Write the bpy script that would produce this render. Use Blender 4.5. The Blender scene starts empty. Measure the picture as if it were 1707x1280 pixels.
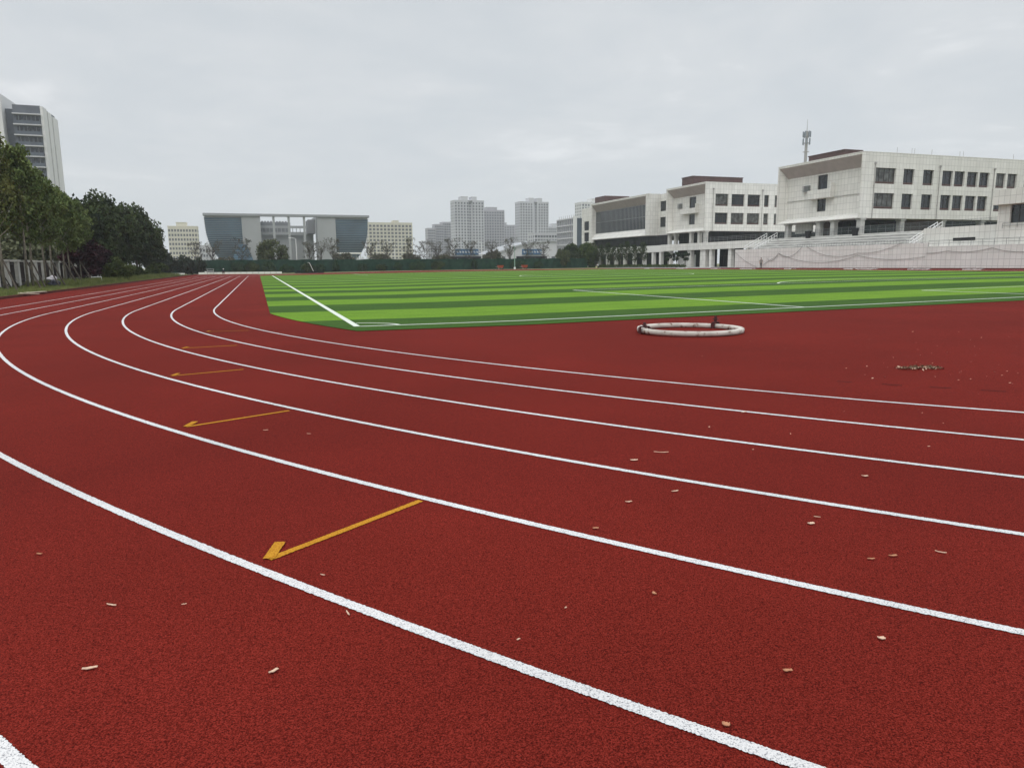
import bpy, bmesh, math, random
import numpy as np
from mathutils import Vector, Matrix

SC = bpy.context.scene
COL = SC.collection
rad = math.radians
random.seed(7)

# ------------------------------------------------------------------ camera
F, PIT, ROL, YAW, CH, CX, CY = 1189.617, 0.1652, -0.0079, 0.3370, 1.4103, -33.868, -27.1838
_R = Vector((math.cos(YAW), -math.sin(YAW), 0)); _F0 = Vector((math.sin(YAW), math.cos(YAW), 0)); _Z = Vector((0, 0, 1))
_F = _F0 * math.cos(PIT) - _Z * math.sin(PIT); _U = _F0 * math.sin(PIT) + _Z * math.cos(PIT)
_X = _R * math.cos(ROL) + _U * math.sin(ROL); _Y = -_R * math.sin(ROL) + _U * math.cos(ROL)
cam = bpy.data.cameras.new('camera'); camo = bpy.data.objects.new('camera', cam); COL.objects.link(camo)
cam.sensor_width = 36; cam.lens = F / 1707 * 36; cam.clip_start = 0.05; cam.clip_end = 6000
M = Matrix.Identity(4)
for i in range(3):
    M[i][0], M[i][1], M[i][2] = _X[i], _Y[i], -_F[i]
M[0][3], M[1][3], M[2][3] = CX, CY, CH
camo.matrix_world = M
SC.camera = camo

# ------------------------------------------------------------------ sky, sun, exposure
SUN_EL, SUN_AZ = rad(50), rad(222)       # azimuth clockwise from +Y
w = bpy.data.worlds.new('World'); SC.world = w; w.use_nodes = True
nt = w.node_tree; nt.nodes.clear()
def N(t, typ, **k):
    n = t.nodes.new(typ)
    for a, v in k.items(): setattr(n, a, v)
    return n
out = N(nt, 'ShaderNodeOutputWorld'); bg = N(nt, 'ShaderNodeBackground'); bg2 = N(nt, 'ShaderNodeBackground'); add = N(nt, 'ShaderNodeAddShader')
sky = N(nt, 'ShaderNodeTexSky'); sky.sky_type = 'NISHITA'; sky.sun_disc = False; sky.sun_elevation = SUN_EL; sky.sun_rotation = SUN_AZ
bg.inputs[1].default_value = 0.006
nt.links.new(sky.outputs[0], bg.inputs[0])
tc = N(nt, 'ShaderNodeTexCoord'); sep = N(nt, 'ShaderNodeSeparateXYZ'); nt.links.new(tc.outputs['Generated'], sep.inputs[0])
def mth(t, op, a, b=None, c=None, clamp=False):
    n = N(t, 'ShaderNodeMath', operation=op); n.use_clamp = clamp
    for i, v in enumerate((a, b, c)):
        if v is None: continue
        if isinstance(v, (int, float)): n.inputs[i].default_value = v
        else: t.links.new(v, n.inputs[i])
    return n.outputs[0]
zc = mth(nt, 'MAXIMUM', sep.outputs[2], 0.0)
den = mth(nt, 'ADD', zc, 0.16)
comb = N(nt, 'ShaderNodeCombineXYZ')
nt.links.new(mth(nt, 'DIVIDE', sep.outputs[0], den), comb.inputs[0]); nt.links.new(mth(nt, 'DIVIDE', sep.outputs[1], den), comb.inputs[1])
no = N(nt, 'ShaderNodeTexNoise'); no.inputs['Scale'].default_value = 1.1; no.inputs['Detail'].default_value = 6; no.inputs['Roughness'].default_value = 0.55; no.inputs['Distortion'].default_value = 0.6
nt.links.new(comb.outputs[0], no.inputs['Vector'])
no2 = N(nt, 'ShaderNodeTexNoise'); no2.inputs['Scale'].default_value = 4.2; no2.inputs['Detail'].default_value = 5
nt.links.new(comb.outputs[0], no2.inputs['Vector'])
def ramp(t, fac, pts):
    r = N(t, 'ShaderNodeValToRGB'); e = r.color_ramp.elements
    while len(e) < len(pts): e.new(0.5)
    for el, (p, c) in zip(e, pts):
        el.position = p; el.color = (*c, 1) if len(c) == 3 else c
    t.links.new(fac, r.inputs[0]); return r.outputs[0]
def mix(t, fac, a, b, mode='MIX'):
    n = N(t, 'ShaderNodeMix', data_type='RGBA', blend_type=mode)
    for sock, v in ((n.inputs[0], fac), (n.inputs[6], a), (n.inputs[7], b)):
        if isinstance(v, (int, float)): sock.default_value = v
        elif isinstance(v, tuple): sock.default_value = (*v, 1) if len(v) == 3 else v
        else: t.links.new(v, sock)
    return n.outputs[2]
cl = mth(nt, 'ADD', mth(nt, 'MULTIPLY', no.outputs[0], 0.75), mth(nt, 'MULTIPLY', no2.outputs[0], 0.25))
cloudcol = ramp(nt, cl, [(0.30, (0.585, 0.625, 0.66)), (0.47, (0.635, 0.667, 0.695)), (0.57, (0.675, 0.70, 0.722)), (0.68, (0.82, 0.835, 0.85))])
# near the horizon the cloud deck melts into one flat pale grey
hz = mth(nt, 'MULTIPLY', zc, 5.0, clamp=True)
skycol = mix(nt, hz, (0.645, 0.672, 0.70), cloudcol)
# thicker light towards the zenith, as an overcast sky has
zen = ramp(nt, zc, [(0.0, (1, 1, 1)), (0.36, (1.0, 1.0, 1.0)), (0.75, (2.3, 2.3, 2.3)), (1.0, (2.9, 2.9, 2.9))])
skyl = mix(nt, 1.0, skycol, zen, 'MULTIPLY')
nt.links.new(skyl, bg2.inputs[0]); bg2.inputs[1].default_value = 1.0
nt.links.new(bg.outputs[0], add.inputs[0]); nt.links.new(bg2.outputs[0], add.inputs[1]); nt.links.new(add.outputs[0], out.inputs[0])
sun = bpy.data.lights.new('sun', 'SUN'); sun.energy = 1.0; sun.angle = rad(30); sun.color = (1.0, 0.95, 0.87)
suno = bpy.data.objects.new('sun', sun); COL.objects.link(suno)
sd = Vector((math.sin(SUN_AZ) * math.cos(SUN_EL), math.cos(SUN_AZ) * math.cos(SUN_EL), math.sin(SUN_EL)))
suno.rotation_euler = sd.to_track_quat('Z', 'Y').to_euler(); suno.location = (0, 0, 60)
SC.view_settings.view_transform = 'Standard'; SC.view_settings.look = 'None'; SC.view_settings.exposure = 0.0; SC.view_settings.gamma = 1.0
SC.render.engine = 'CYCLES'; SC.cycles.use_denoising = True; SC.cycles.max_bounces = 6; SC.cycles.volume_bounces = 1
SC.cycles.diffuse_bounces = 3; SC.cycles.transparent_max_bounces = 8

# ------------------------------------------------------------------ ground profile (the site rises gently to the east)
_GX = [-4000, -28, -20, 0, 35, 45, 57, 4000]; _GZ = [0, 0, 0.09, 0.31, 0.44, 0.5, 0.6, 0.6]
def gz(x): return float(np.interp(x, _GX, _GZ))

# ------------------------------------------------------------------ helpers
def tag(o, label=None, cat=None, group=None, kind=None):
    if label: o['label'] = label
    if cat: o['category'] = cat
    if group: o['group'] = group
    if kind: o['kind'] = kind
    return o
def empty(name, loc, label, cat, group=None, rz=0.0):
    o = bpy.data.objects.new(name, None); COL.objects.link(o); o.location = loc; o.rotation_euler.z = rz
    o.empty_display_size = 0.2
    return tag(o, label, cat, group)
def inst(name, mesh, parent=None, loc=(0, 0, 0), rz=0.0, sc=None, rot=None):
    o = bpy.data.objects.new(name, mesh); COL.objects.link(o)
    if parent: o.parent = parent
    o.location = loc; o.rotation_euler = rot if rot else (0, 0, rz)
    if sc is not None: o.scale = sc if isinstance(sc, (tuple, list)) else (sc, sc, sc)
    return o
def copy_tree(o, parent=None):
    c = o.copy(); COL.objects.link(c)
    if parent: c.parent = parent; c.matrix_parent_inverse = o.matrix_parent_inverse
    for ch in list(o.children): copy_tree(ch, c)
    return c
class MB:
    def __init__(s): s.v = []; s.f = []; s.m = []
    def poly(s, pts, m=0):
        b = len(s.v); s.v += [tuple(p) for p in pts]; s.f.append(tuple(range(b, b + len(pts)))); s.m.append(m); return s
    def box(s, x0, x1, y0, y1, z0, z1, m=0):
        b = len(s.v); s.v += [(x, y, z) for z in (z0, z1) for y in (y0, y1) for x in (x0, x1)]
        for q in ((0, 2, 3, 1), (4, 5, 7, 6), (0, 1, 5, 4), (2, 6, 7, 3), (0, 4, 6, 2), (1, 3, 7, 5)):
            s.f.append(tuple(b + i for i in q)); s.m.append(m)
        return s
    def tube(s, pts, r, n=8, m=0, cap=True):
        pts = [Vector(p) for p in pts]; rs = r if isinstance(r, (list, tuple)) else [r] * len(pts); b = len(s.v)
        for i, p in enumerate(pts):
            d = (pts[min(i + 1, len(pts) - 1)] - pts[max(i - 1, 0)]).normalized()
            a = d.cross(Vector((0, 0, 1)) if abs(d.z) < .9 else Vector((1, 0, 0))).normalized(); c = d.cross(a)
            for k in range(n):
                t = 2 * math.pi * k / n; s.v.append(tuple(p + (a * math.cos(t) + c * math.sin(t)) * rs[i]))
        for i in range(len(pts) - 1):
            for k in range(n):
                k2 = (k + 1) % n; s.f.append((b + i * n + k, b + i * n + k2, b + (i + 1) * n + k2, b + (i + 1) * n + k)); s.m.append(m)
        if cap:
            s.f.append(tuple(b + k for k in range(n))); s.m.append(m)
            s.f.append(tuple(b + (len(pts) - 1) * n + k for k in reversed(range(n)))); s.m.append(m)
        return s
    def cyl(s, x, y, z0, z1, r, n=12, m=0): return s.tube([(x, y, z0), (x, y, z1)], r, n, m)
    def mesh(s, name, mats, smooth=False):
        me = bpy.data.meshes.new(name); me.from_pydata(s.v, [], s.f)
        for q in (mats if isinstance(mats, (list, tuple)) else [mats]): me.materials.append(q)
        me.polygons.foreach_set('material_index', s.m)
        if smooth: me.polygons.foreach_set('use_smooth', [True] * len(s.f))
        bm = bmesh.new(); bm.from_mesh(me); bmesh.ops.recalc_face_normals(bm, faces=bm.faces); bm.to_mesh(me); bm.free()
        me.update(); return me
    def obj(s, name, mats, parent=None, loc=(0, 0, 0), smooth=False, rz=0.0):
        return inst(name, s.mesh(name, mats, smooth), parent, loc, rz)
def sheet_mesh(name, mat, polyfun, xs, dz):
    """A ground sheet made of x columns; polyfun(x) -> (ylow, yhigh); follows gz."""
    v = []; f = []
    for x in xs:
        a, b = polyfun(x); v += [(x, a, gz(x) + dz), (x, b, gz(x) + dz)]
    for i in range(len(xs) - 1): f.append((2 * i, 2 * i + 2, 2 * i + 3, 2 * i + 1))
    me = bpy.data.meshes.new(name); me.from_pydata(v, [], f); me.materials.append(mat); me.update(); return me
def strip(mb, pts, wd, dz, m=0, rag=0.0):
    """A painted line along ground points, width wd."""
    P = [Vector((x, y, 0)) for x, y in pts]; L = []
    for i, p in enumerate(P):
        d = (P[min(i + 1, len(P) - 1)] - P[max(i - 1, 0)]).normalized(); n = Vector((-d.y, d.x, 0)) * (wd / 2)
        e = n.normalized() * rag if rag else n * 0
        L.append((p + n + e * random.uniform(-1, 1), p - n + e * random.uniform(-1, 1)))
    for (a, b), (c, d) in zip(L, L[1:]):
        mb.poly([(q.x, q.y, gz(q.x) + dz) for q in (a, c, d, b)], m)
def seg(a, b, n=24): return [(a[0] + (b[0] - a[0]) * i / n, a[1] + (b[1] - a[1]) * i / n) for i in range(n + 1)]

# ------------------------------------------------------------------ materials
def mat(name, col, rough=0.8, spec=0.3, var=0.0, scale=3.0, bump=0.0, bscale=None, metal=0.0, col2=None, detail=4):
    m = bpy.data.materials.new(name); m.use_nodes = True; t = m.node_tree; p = t.nodes['Principled BSDF']
    p.inputs['Roughness'].default_value = rough; p.inputs['Specular IOR Level'].default_value = spec; p.inputs['Metallic'].default_value = metal
    p.inputs['Base Color'].default_value = (*col, 1)
    tcn = N(t, 'ShaderNodeTexCoord')
    if var or col2:
        n = N(t, 'ShaderNodeTexNoise'); n.inputs['Scale'].default_value = scale; n.inputs['Detail'].default_value = detail
        t.links.new(tcn.outputs['Object'], n.inputs['Vector'])
        c2 = col2 or tuple(max(0, c * (1 + var)) for c in col); c1 = col if col2 else tuple(c * (1 - var) for c in col)
        t.links.new(ramp(t, n.outputs[0], [(0.34, c1), (0.66, c2)]), p.inputs['Base Color'])
    if bump:
        n = N(t, 'ShaderNodeTexNoise'); n.inputs['Scale'].default_value = bscale or scale * 4; n.inputs['Detail'].default_value = 3
        t.links.new(tcn.outputs['Object'], n.inputs['Vector'])
        b = N(t, 'ShaderNodeBump'); b.inputs['Strength'].default_value = bump; b.inputs['Distance'].default_value = 0.02
        t.links.new(n.outputs[0], b.inputs['Height']); t.links.new(b.outputs[0], p.inputs['Normal'])
    return m
def granules(name, dark, mid, light, speck=None, fac=1.0, far=None):
    """Rubber crumb: coloured granules a few millimetres across, with pores."""
    m = bpy.data.materials.new(name); m.use_nodes = True; t = m.node_tree; p = t.nodes['Principled BSDF']
    p.inputs['Roughness'].default_value = 0.9; p.inputs['Specular IOR Level'].default_value = 0.04
    g = N(t, 'ShaderNodeTexCoord')
    v = N(t, 'ShaderNodeTexVoronoi'); v.inputs['Scale'].default_value = 270; t.links.new(g.outputs['Object'], v.inputs['Vector'])
    n = N(t, 'ShaderNodeTexNoise'); n.inputs['Scale'].default_value = 130; n.inputs['Detail'].default_value = 2; t.links.new(g.outputs['Object'], n.inputs['Vector'])
    big = N(t, 'ShaderNodeTexNoise'); big.inputs['Scale'].default_value = 0.35; big.inputs['Detail'].default_value = 5; big.inputs['Roughness'].default_value = 0.6
    t.links.new(g.outputs['Object'], big.inputs['Vector'])
    s = N(t, 'ShaderNodeSeparateColor'); t.links.new(v.outputs['Color'], s.inputs[0])
    h = mth(t, 'ADD', mth(t, 'MULTIPLY', s.outputs[0], 0.5), mth(t, 'MULTIPLY', n.outputs[0], 0.5))
    if speck:
        c = ramp(t, h, [(0.24, dark), (0.36, mid), (0.58, light)])
    else:
        c = ramp(t, h, [(0.27, dark), (0.5, mid), (0.73, light)])
    c = mix(t, 1.0, c, ramp(t, big.outputs[0], [(0.3, (0.86, 0.86, 0.86)), (0.7, (1.12, 1.10, 1.10))]), 'MULTIPLY')
    t.links.new(c, p.inputs['Base Color'])
    b = N(t, 'ShaderNodeBump'); b.inputs['Strength'].default_value = 0.55; b.inputs['Distance'].default_value = 0.004
    t.links.new(h, b.inputs['Height']); t.links.new(b.outputs[0], p.inputs['Normal'])
    return m
M_track = granules('red_rubber_crumb', (0.050, 0.0046, 0.0034), (0.122, 0.0114, 0.0074), (0.200, 0.0225, 0.0155))
M_line = granules('white_line_paint', (0.20, 0.20, 0.215), (0.50, 0.50, 0.505), (0.62, 0.615, 0.61), speck=True)
M_yellow = granules('yellow_line_paint', (0.22, 0.08, 0.008), (0.37, 0.16, 0.016), (0.46, 0.23, 0.025), speck=True)
def turf_mat():
    m = bpy.data.materials.new('striped_turf'); m.use_nodes = True; t = m.node_tree; p = t.nodes['Principled BSDF']
    p.inputs['Roughness'].default_value = 0.85; p.inputs['Specular IOR Level'].default_value = 0.08
    g = N(t, 'ShaderNodeTexCoord'); s = N(t, 'ShaderNodeSeparateXYZ'); t.links.new(g.outputs['Object'], s.inputs[0])
    wob = N(t, 'ShaderNodeTexNoise'); wob.inputs['Scale'].default_value = 0.6; t.links.new(g.outputs['Object'], wob.inputs['Vector'])
    y = mth(t, 'ADD', mth(t, 'ADD', s.outputs[1], 11.9), mth(t, 'MULTIPLY', wob.outputs[0], 0.12))
    fr = mth(t, 'FRACT', mth(t, 'DIVIDE', y, 8.0))
    st = ramp(t, fr, [(0.0, (0, 0, 0)), (0.495, (0, 0, 0)), (0.505, (1, 1, 1)), (0.995, (1, 1, 1))])
    n = N(t, 'ShaderNodeTexNoise'); n.inputs['Scale'].default_value = 1.6; n.inputs['Detail'].default_value = 8; n.inputs['Roughness'].default_value = 0.7
    mp = N(t, 'ShaderNodeMapping'); mp.inputs['Scale'].default_value = (0.35, 1.6, 1); t.links.new(g.outputs['Object'], mp.inputs[0]); t.links.new(mp.outputs[0], n.inputs['Vector'])
    lt = ramp(t, n.outputs[0], [(0.28, (0.078, 0.170, 0.011)), (0.72, (0.146, 0.268, 0.022))])
    dk = ramp(t, n.outputs[0], [(0.28, (0.018, 0.058, 0.008)), (0.72, (0.050, 0.108, 0.011))])
    c = mix(t, st, dk, lt)
    f2 = N(t, 'ShaderNodeTexNoise'); f2.inputs['Scale'].default_value = 26; f2.inputs['Detail'].default_value = 3; t.links.new(g.outputs['Object'], f2.inputs['Vector'])
    c = mix(t, 1.0, c, ramp(t, f2.outputs[0], [(0.3, (0.7, 0.7, 0.7)), (0.7, (1.25, 1.25, 1.2))]), 'MULTIPLY')
    t.links.new(c, p.inputs['Base Color'])
    b = N(t, 'ShaderNodeBump'); b.inputs['Strength'].default_value = 0.8; b.inputs['Distance'].default_value = 0.03; t.links.new(f2.outputs[0], b.inputs['Height']); t.links.new(b.outputs[0], p.inputs['Normal'])
    return m
M_turf = turf_mat()
def panel_mat(name, col, pw, ph, joint=0.6, var=0.05, rough=0.55, jw=0.02):
    """Stone or metal cladding: a grid of panels with fine joints, in object space (u = x + y)."""
    m = bpy.data.materials.new(name); m.use_nodes = True; t = m.node_tree; p = t.nodes['Principled BSDF']
    p.inputs['Roughness'].default_value = rough; p.inputs['Specular IOR Level'].default_value = 0.35
    g = N(t, 'ShaderNodeTexCoord'); s = N(t, 'ShaderNodeSeparateXYZ'); t.links.new(g.outputs['Object'], s.inputs[0])
    u = mth(t, 'DIVIDE', mth(t, 'ADD', s.outputs[0], s.outputs[1]), pw); v = mth(t, 'DIVIDE', s.outputs[2], ph)
    ju = mth(t, 'LESS_THAN', mth(t, 'FRACT', u), jw / pw * 2); jv = mth(t, 'LESS_THAN', mth(t, 'FRACT', v), jw / ph * 2)
    j = mth(t, 'MAXIMUM', ju, jv)
    cc = N(t, 'ShaderNodeCombineXYZ'); t.links.new(mth(t, 'FLOOR', u), cc.inputs[0]); t.links.new(mth(t, 'FLOOR', v), cc.inputs[1])
    wn = N(t, 'ShaderNodeTexWhiteNoise'); t.links.new(cc.outputs[0], wn.inputs['Vector'])
    n = N(t, 'ShaderNodeTexNoise'); n.inputs['Scale'].default_value = 0.5; n.inputs['Detail'].default_value = 6
    mp = N(t, 'ShaderNodeMapping'); mp.inputs['Scale'].default_value = (1.5, 1.5, 0.35); t.links.new(g.outputs['Object'], mp.inputs[0]); t.links.new(mp.outputs[0], n.inputs['Vector'])
    c1 = ramp(t, wn.outputs[0], [(0.0, tuple(c * (1 - var) for c in col)), (1.0, tuple(c * (1 + var) for c in col))])
    c1 = mix(t, 1.0, c1, ramp(t, n.outputs[0], [(0.3, (0.91, 0.91, 0.90)), (0.7, (1.04, 1.04, 1.04))]), 'MULTIPLY')
    t.links.new(mix(t, mth(t, 'MULTIPLY', j, joint), c1, tuple(c * 0.35 for c in col)), p.inputs['Base Color'])
    return m
M_clad = panel_mat('cream_stone_cladding', (0.685, 0.675, 0.64), 0.7, 1.0, 0.45, 0.05, jw=0.03)
M_pink = panel_mat('pale_pink_stone_cladding', (0.71, 0.70, 0.675), 0.7, 0.8, 0.45, 0.05, jw=0.03)
M_soffit = mat('shade_toned_soffit', (0.42, 0.37, 0.36), 0.8, 0.2, 0.06, 1.0)  # cladding seen from below, its mauve shade put into the colour
M_white = mat('white_painted_band', (0.74, 0.735, 0.70), 0.6, 0.3, 0.04, 0.6)
M_brown = panel_mat('dark_brown_cladding', (0.085, 0.048, 0.045), 0.9, 0.5, 0.5, 0.12)
M_glass = mat('dark_window_glass', (0.020, 0.024, 0.030), 0.10, 0.6, 0.45, 0.35)
M_curt_refl = mat('curtain_reflection_glass', (0.085, 0.088, 0.085), 0.15, 0.5, 0.6, 1.3)  # lighter tone paints varied pane reflections as well as curtains
M_glass2 = mat('shaded_glazing', (0.012, 0.012, 0.016), 0.3, 0.18, 0.5, 0.5)
M_frame = mat('dark_window_frame', (0.035, 0.028, 0.028), 0.5, 0.4)
M_lframe = mat('grey_mullion', (0.30, 0.31, 0.32), 0.5, 0.4)
M_conc = mat('weathered_concrete', (0.44, 0.435, 0.415), 0.85, 0.2, 0.16, 0.9, 0.3, 12)
M_tier = mat('grey_terrace_concrete', (0.52, 0.515, 0.50), 0.85, 0.1, 0.30, 0.55, 0.3, 10)
M_dark = mat('dark_interior', (0.012, 0.011, 0.013), 0.9, 0.1)
M_pipe = mat('grey_drain_pipe', (0.33, 0.32, 0.31), 0.5, 0.4)
M_steel = mat('brushed_steel_rail', (0.13, 0.135, 0.14), 0.5, 0.3)
M_whitemetal = mat('white_enamel_metal', (0.75, 0.75, 0.74), 0.4, 0.4)
def clear_glass():
    m = bpy.data.materials.new('rail_glass'); m.use_nodes = True; t = m.node_tree; p = t.nodes['Principled BSDF']
    p.inputs['Base Color'].default_value = (0.10, 0.13, 0.13, 1); p.inputs['Alpha'].default_value = 0.20; p.inputs['Roughness'].default_value = 0.08
    return m
M_rail = clear_glass()
M_bark = mat('tree_bark', (0.20, 0.17, 0.13), 0.9, 0.1, 0.25, 6, 0.5, 20)
M_bark_pale = mat('pale_poplar_bark', (0.22, 0.20, 0.16), 0.9, 0.1, 0.25, 5, 0.4, 20)
M_darkbark = mat('dark_twig_bark', (0.075, 0.062, 0.055), 0.9, 0.1, 0.2, 6)
def leaf(name, a, b, sc=0.9):
    m = mat(name, a, 0.75, 0.12, col2=b, scale=sc, detail=5)
    return m
L_pop = leaf('poplar_leaf', (0.046, 0.074, 0.020), (0.150, 0.188, 0.062))
L_pop_y = leaf('yellowing_poplar_leaf', (0.042, 0.056, 0.014), (0.120, 0.125, 0.040))
L_wil = leaf('willow_leaf', (0.014, 0.026, 0.009), (0.052, 0.070, 0.022), 0.5)
L_red = leaf('purple_plum_leaf', (0.018, 0.007, 0.010), (0.060, 0.020, 0.026), 1.2)
L_bush = leaf('box_bush_leaf', (0.024, 0.042, 0.010), (0.078, 0.105, 0.026), 1.2)
L_round = leaf('clipped_bush_leaf', (0.024, 0.038, 0.009), (0.074, 0.095, 0.024), 1.4)
L_hedge = leaf('hedge_leaf', (0.014, 0.034, 0.016), (0.040, 0.072, 0.032), 1.0)
L_olive = leaf('olive_leaf', (0.045, 0.056, 0.026), (0.105, 0.118, 0.055), 0.8)
L_grey = leaf('grey_green_leaf', (0.085, 0.10, 0.055), (0.20, 0.21, 0.125), 0.7)
L_thin = leaf('thin_autumn_leaf', (0.050, 0.050, 0.036), (0.115, 0.110, 0.075), 0.8)
L_dark = leaf('dark_conifer_leaf', (0.012, 0.020, 0.012), (0.035, 0.048, 0.028), 1.0)
M_grass = mat('verge_grass_blade', (0.085, 0.115, 0.030), 0.8, 0.15, col2=(0.20, 0.215, 0.075), scale=0.9)
def ground_mat():
    m = mat('dry_grass_ground', (0.10, 0.115, 0.045), 0.95, 0.1, col2=(0.20, 0.185, 0.10), scale=0.25, detail=9, bump=0.6, bscale=6)
    return m
M_ground = ground_mat()
M_net = mat('green_windbreak_netting', (0.008, 0.026, 0.019), 0.9, 0.08, col2=(0.022, 0.055, 0.036), scale=0.9, detail=8)

# ------------------------------------------------------------------ the ground, track and pitch
def struct(name, me, parent=None):
    o = inst(name, me, parent)
    if not parent: o['kind'] = 'structure'
    return o
gxs = [-1500, -28, -20, 0, 35, 45, 57, 1500]
struct('ground', sheet_mesh('ground', M_ground, lambda x: (-300, 1700), gxs, -0.06))
SL, OUT, R0 = 86.0, 45.3, 35.3525
def arc_y(x, R): return math.sqrt(max(R * R - x * x, 0))
xs = sorted(set([-45.3, 45.3] + [x * 0.5 for x in range(-90, 91)]))
def tr(x):
    a = arc_y(x, OUT); hi = SL + a
    if x <= -34: hi = max(hi, 128.0)          # sprint start runs on past the bend
    return (-a, hi)
track = struct('running_track', sheet_mesh('running_track', M_track, tr, xs, 0.0))
for k in range(7):
    R = R0 + 1.22 * k; mb = MB()
    pts = [(-R, 95.5 - i * 1.0) for i in range(96)]
    pts += [(-R * math.cos(a), -R * math.sin(a)) for a in (math.pi * i / 1100 for i in range(1101))]
    pts += [(R, i * 1.0) for i in range(87)]
    pts += [(R * math.cos(a), SL + R * math.sin(a)) for a in (math.pi * i / 130 for i in range(131))]
    fine = []
    for a, b in zip(pts, pts[1:]):
        dd = math.hypot(a[0] - CX, a[1] - CY); nn = 1 if dd > 14 else max(1, int(math.dist(a, b) / (0.0022 * max(dd, 2.0))))
        fine += [(a[0] + (b[0] - a[0]) * q / nn, a[1] + (b[1] - a[1]) * q / nn) for q in range(nn)]
    fine.append(pts[-1])
    strip(mb, fine, 0.052, 0.004, rag=0.0028); mb.obj('lane_line', M_line, track)
def arrow(tail, tip, barb, wd, parent=track):
    mb = MB(); strip(mb, seg(tail, tip, 140), wd, 0.004, rag=.0025); strip(mb, seg(tip, barb, 30), wd * 1.25, 0.0075, rag=.0025); mb.obj('arrow_marking', M_yellow, parent)
arrow((-33.02, -23.07), (-33.905, -23.675), (-33.845, -23.47), 0.045)
arrow((-33.66, -19.90), (-34.56, -20.32), (-34.50, -20.12), 0.045)
arrow((-34.14, -16.64), (-35.02, -16.92), (-34.96, -16.72), 0.045)
arrow((-34.31, -13.29), (-35.21, -13.40), (-35.13, -13.22), 0.045)
arrow((-34.14, -10.07), (-35.02, -10.02), (-34.96, -9.86), 0.045)
M_seam = mat('worn_joint', (0.030, 0.006, 0.005), 0.9, 0.1, 0.3, 40)
for (xa, ya), (xb, yb) in (((-27.108, -20.888), (-26.98, -21.054)), ((-26.798, -21.259), (-26.655, -21.403)), ((-26.477, -21.62), (-26.329, -21.80)), ((-27.42, -20.525), (-27.31, -20.643))):
    mb = MB(); strip(mb, [(xa + (xb - xa) * i / 8 + .008 * math.sin(i * 1.7), ya + (yb - ya) * i / 8 + .008 * math.sin(i)) for i in range(9)], 0.03, 0.003); mb.obj('seam', M_seam, track)
# kerb of the outside edge
M_kerb = mat('red_brown_kerb', (0.085, 0.020, 0.014), 0.85, 0.2, 0.25, 2.0)
mb = MB()
kp = [(-OUT, 128.0)] + [(-OUT, 126 - i * 2.0) for i in range(64)] + [(-OUT * math.cos(a), -OUT * math.sin(a)) for a in (math.pi * i / 90 for i in range(91))] + [(OUT, 3.0 * i) for i in range(30)]
for (a, b), (c, d) in zip(kp, kp[1:]):
    e = Vector((c - a, d - b, 0)).normalized(); n = Vector((e.y, -e.x, 0))
    if n.dot(Vector((a, b - (40 if b > 0 else 0), 0))) < 0: n = -n
    A = Vector((a, b, gz(a))); B = Vector((c, d, gz(c))); up = Vector((0, 0, 0.12)); o1 = n * 0.12
    mb.poly([A, B, B + up, A + up]); mb.poly([A + up, B + up, B + up + o1, A + up + o1]); mb.poly([A + o1, B + o1, B + up + o1, A + up + o1])
struct('kerb', mb.mesh('kerb', M_kerb))
# pitch
PX0, PX1, PY0, PY1, RT = -33.6, 33.6, -11.35, 97.0, 33.85
def tf(x):
    lo, hi = PY0, PY1
    yy = -arc_y(x, RT)
    lo = max(lo, yy) if abs(x) > 31.0 else lo
    return (lo, hi if abs(x) < 31.0 else min(hi, SL + arc_y(x, RT)))
pxs = sorted(set([PX0, -32.0, PX1] + [-33.6 + i * 0.1 for i in range(27)] + [33.6 - i * 0.1 for i in range(27)] + list(range(-31, 32))))
pitch = struct('football_pitch', sheet_mesh('football_pitch', M_turf, tf, pxs, 0.012))
M_pline = mat('white_turf_fibre', (0.56, 0.60, 0.53), 0.8, 0.1, 0.10, 30)
def pline(pts, wd=0.12):
    mb = MB(); strip(mb, pts, wd, 0.018); mb.obj('pitch_line', M_pline, pitch)
GX, GY0, GY1 = 31.75, -10.2, 95.0
def hgl(y):
    pline(seg((-GX + 0.07, y), (GX - 0.07, y), 64))
pline(seg((-GX, GY0), (-GX, GY1), 40), 0.15); pline(seg((GX, GY0), (GX, GY1), 40)); hgl(GY0); hgl(GY1); hgl(42.4)
def goal_area(sgn, y):
    for hw, d in ((20.0, 16.5), (9.16, 5.5)):
        c = 1.2
        pline(seg((c - hw, y + sgn * 0.07), (c - hw, y + sgn * d), 20)); pline(seg((c + hw, y + sgn * 0.07), (c + hw, y + sgn * d), 20)); pline(seg((c - hw, y + sgn * d), (c + hw, y + sgn * d), 64))
    a0 = math.acos(5.5 / 9.15)
    pline([(1.2 + 9.15 * math.sin(a0 * (i / 20 - 1) * 1.0), y + sgn * (11 + 9.15 * math.cos(a0 * (i / 20 - 1)))) for i in range(41)])
goal_area(1, GY0); goal_area(-1, GY1)
pline([(1.2 + 9.15 * math.cos(i * math.pi / 48), 42.4 + 9.15 * math.sin(i * math.pi / 48)) for i in range(97)])
for cx, sx in ((-GX, 1), (GX, -1)):
    for cy, sy in ((GY0, 1), (GY1, -1)):
        pline([(cx + sx * 1.0 * math.cos(a), cy + sy * 1.0 * math.sin(a)) for a in (math.pi / 2 * (0.06 + 0.88 * i / 10) for i in range(11))], 0.10)
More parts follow.
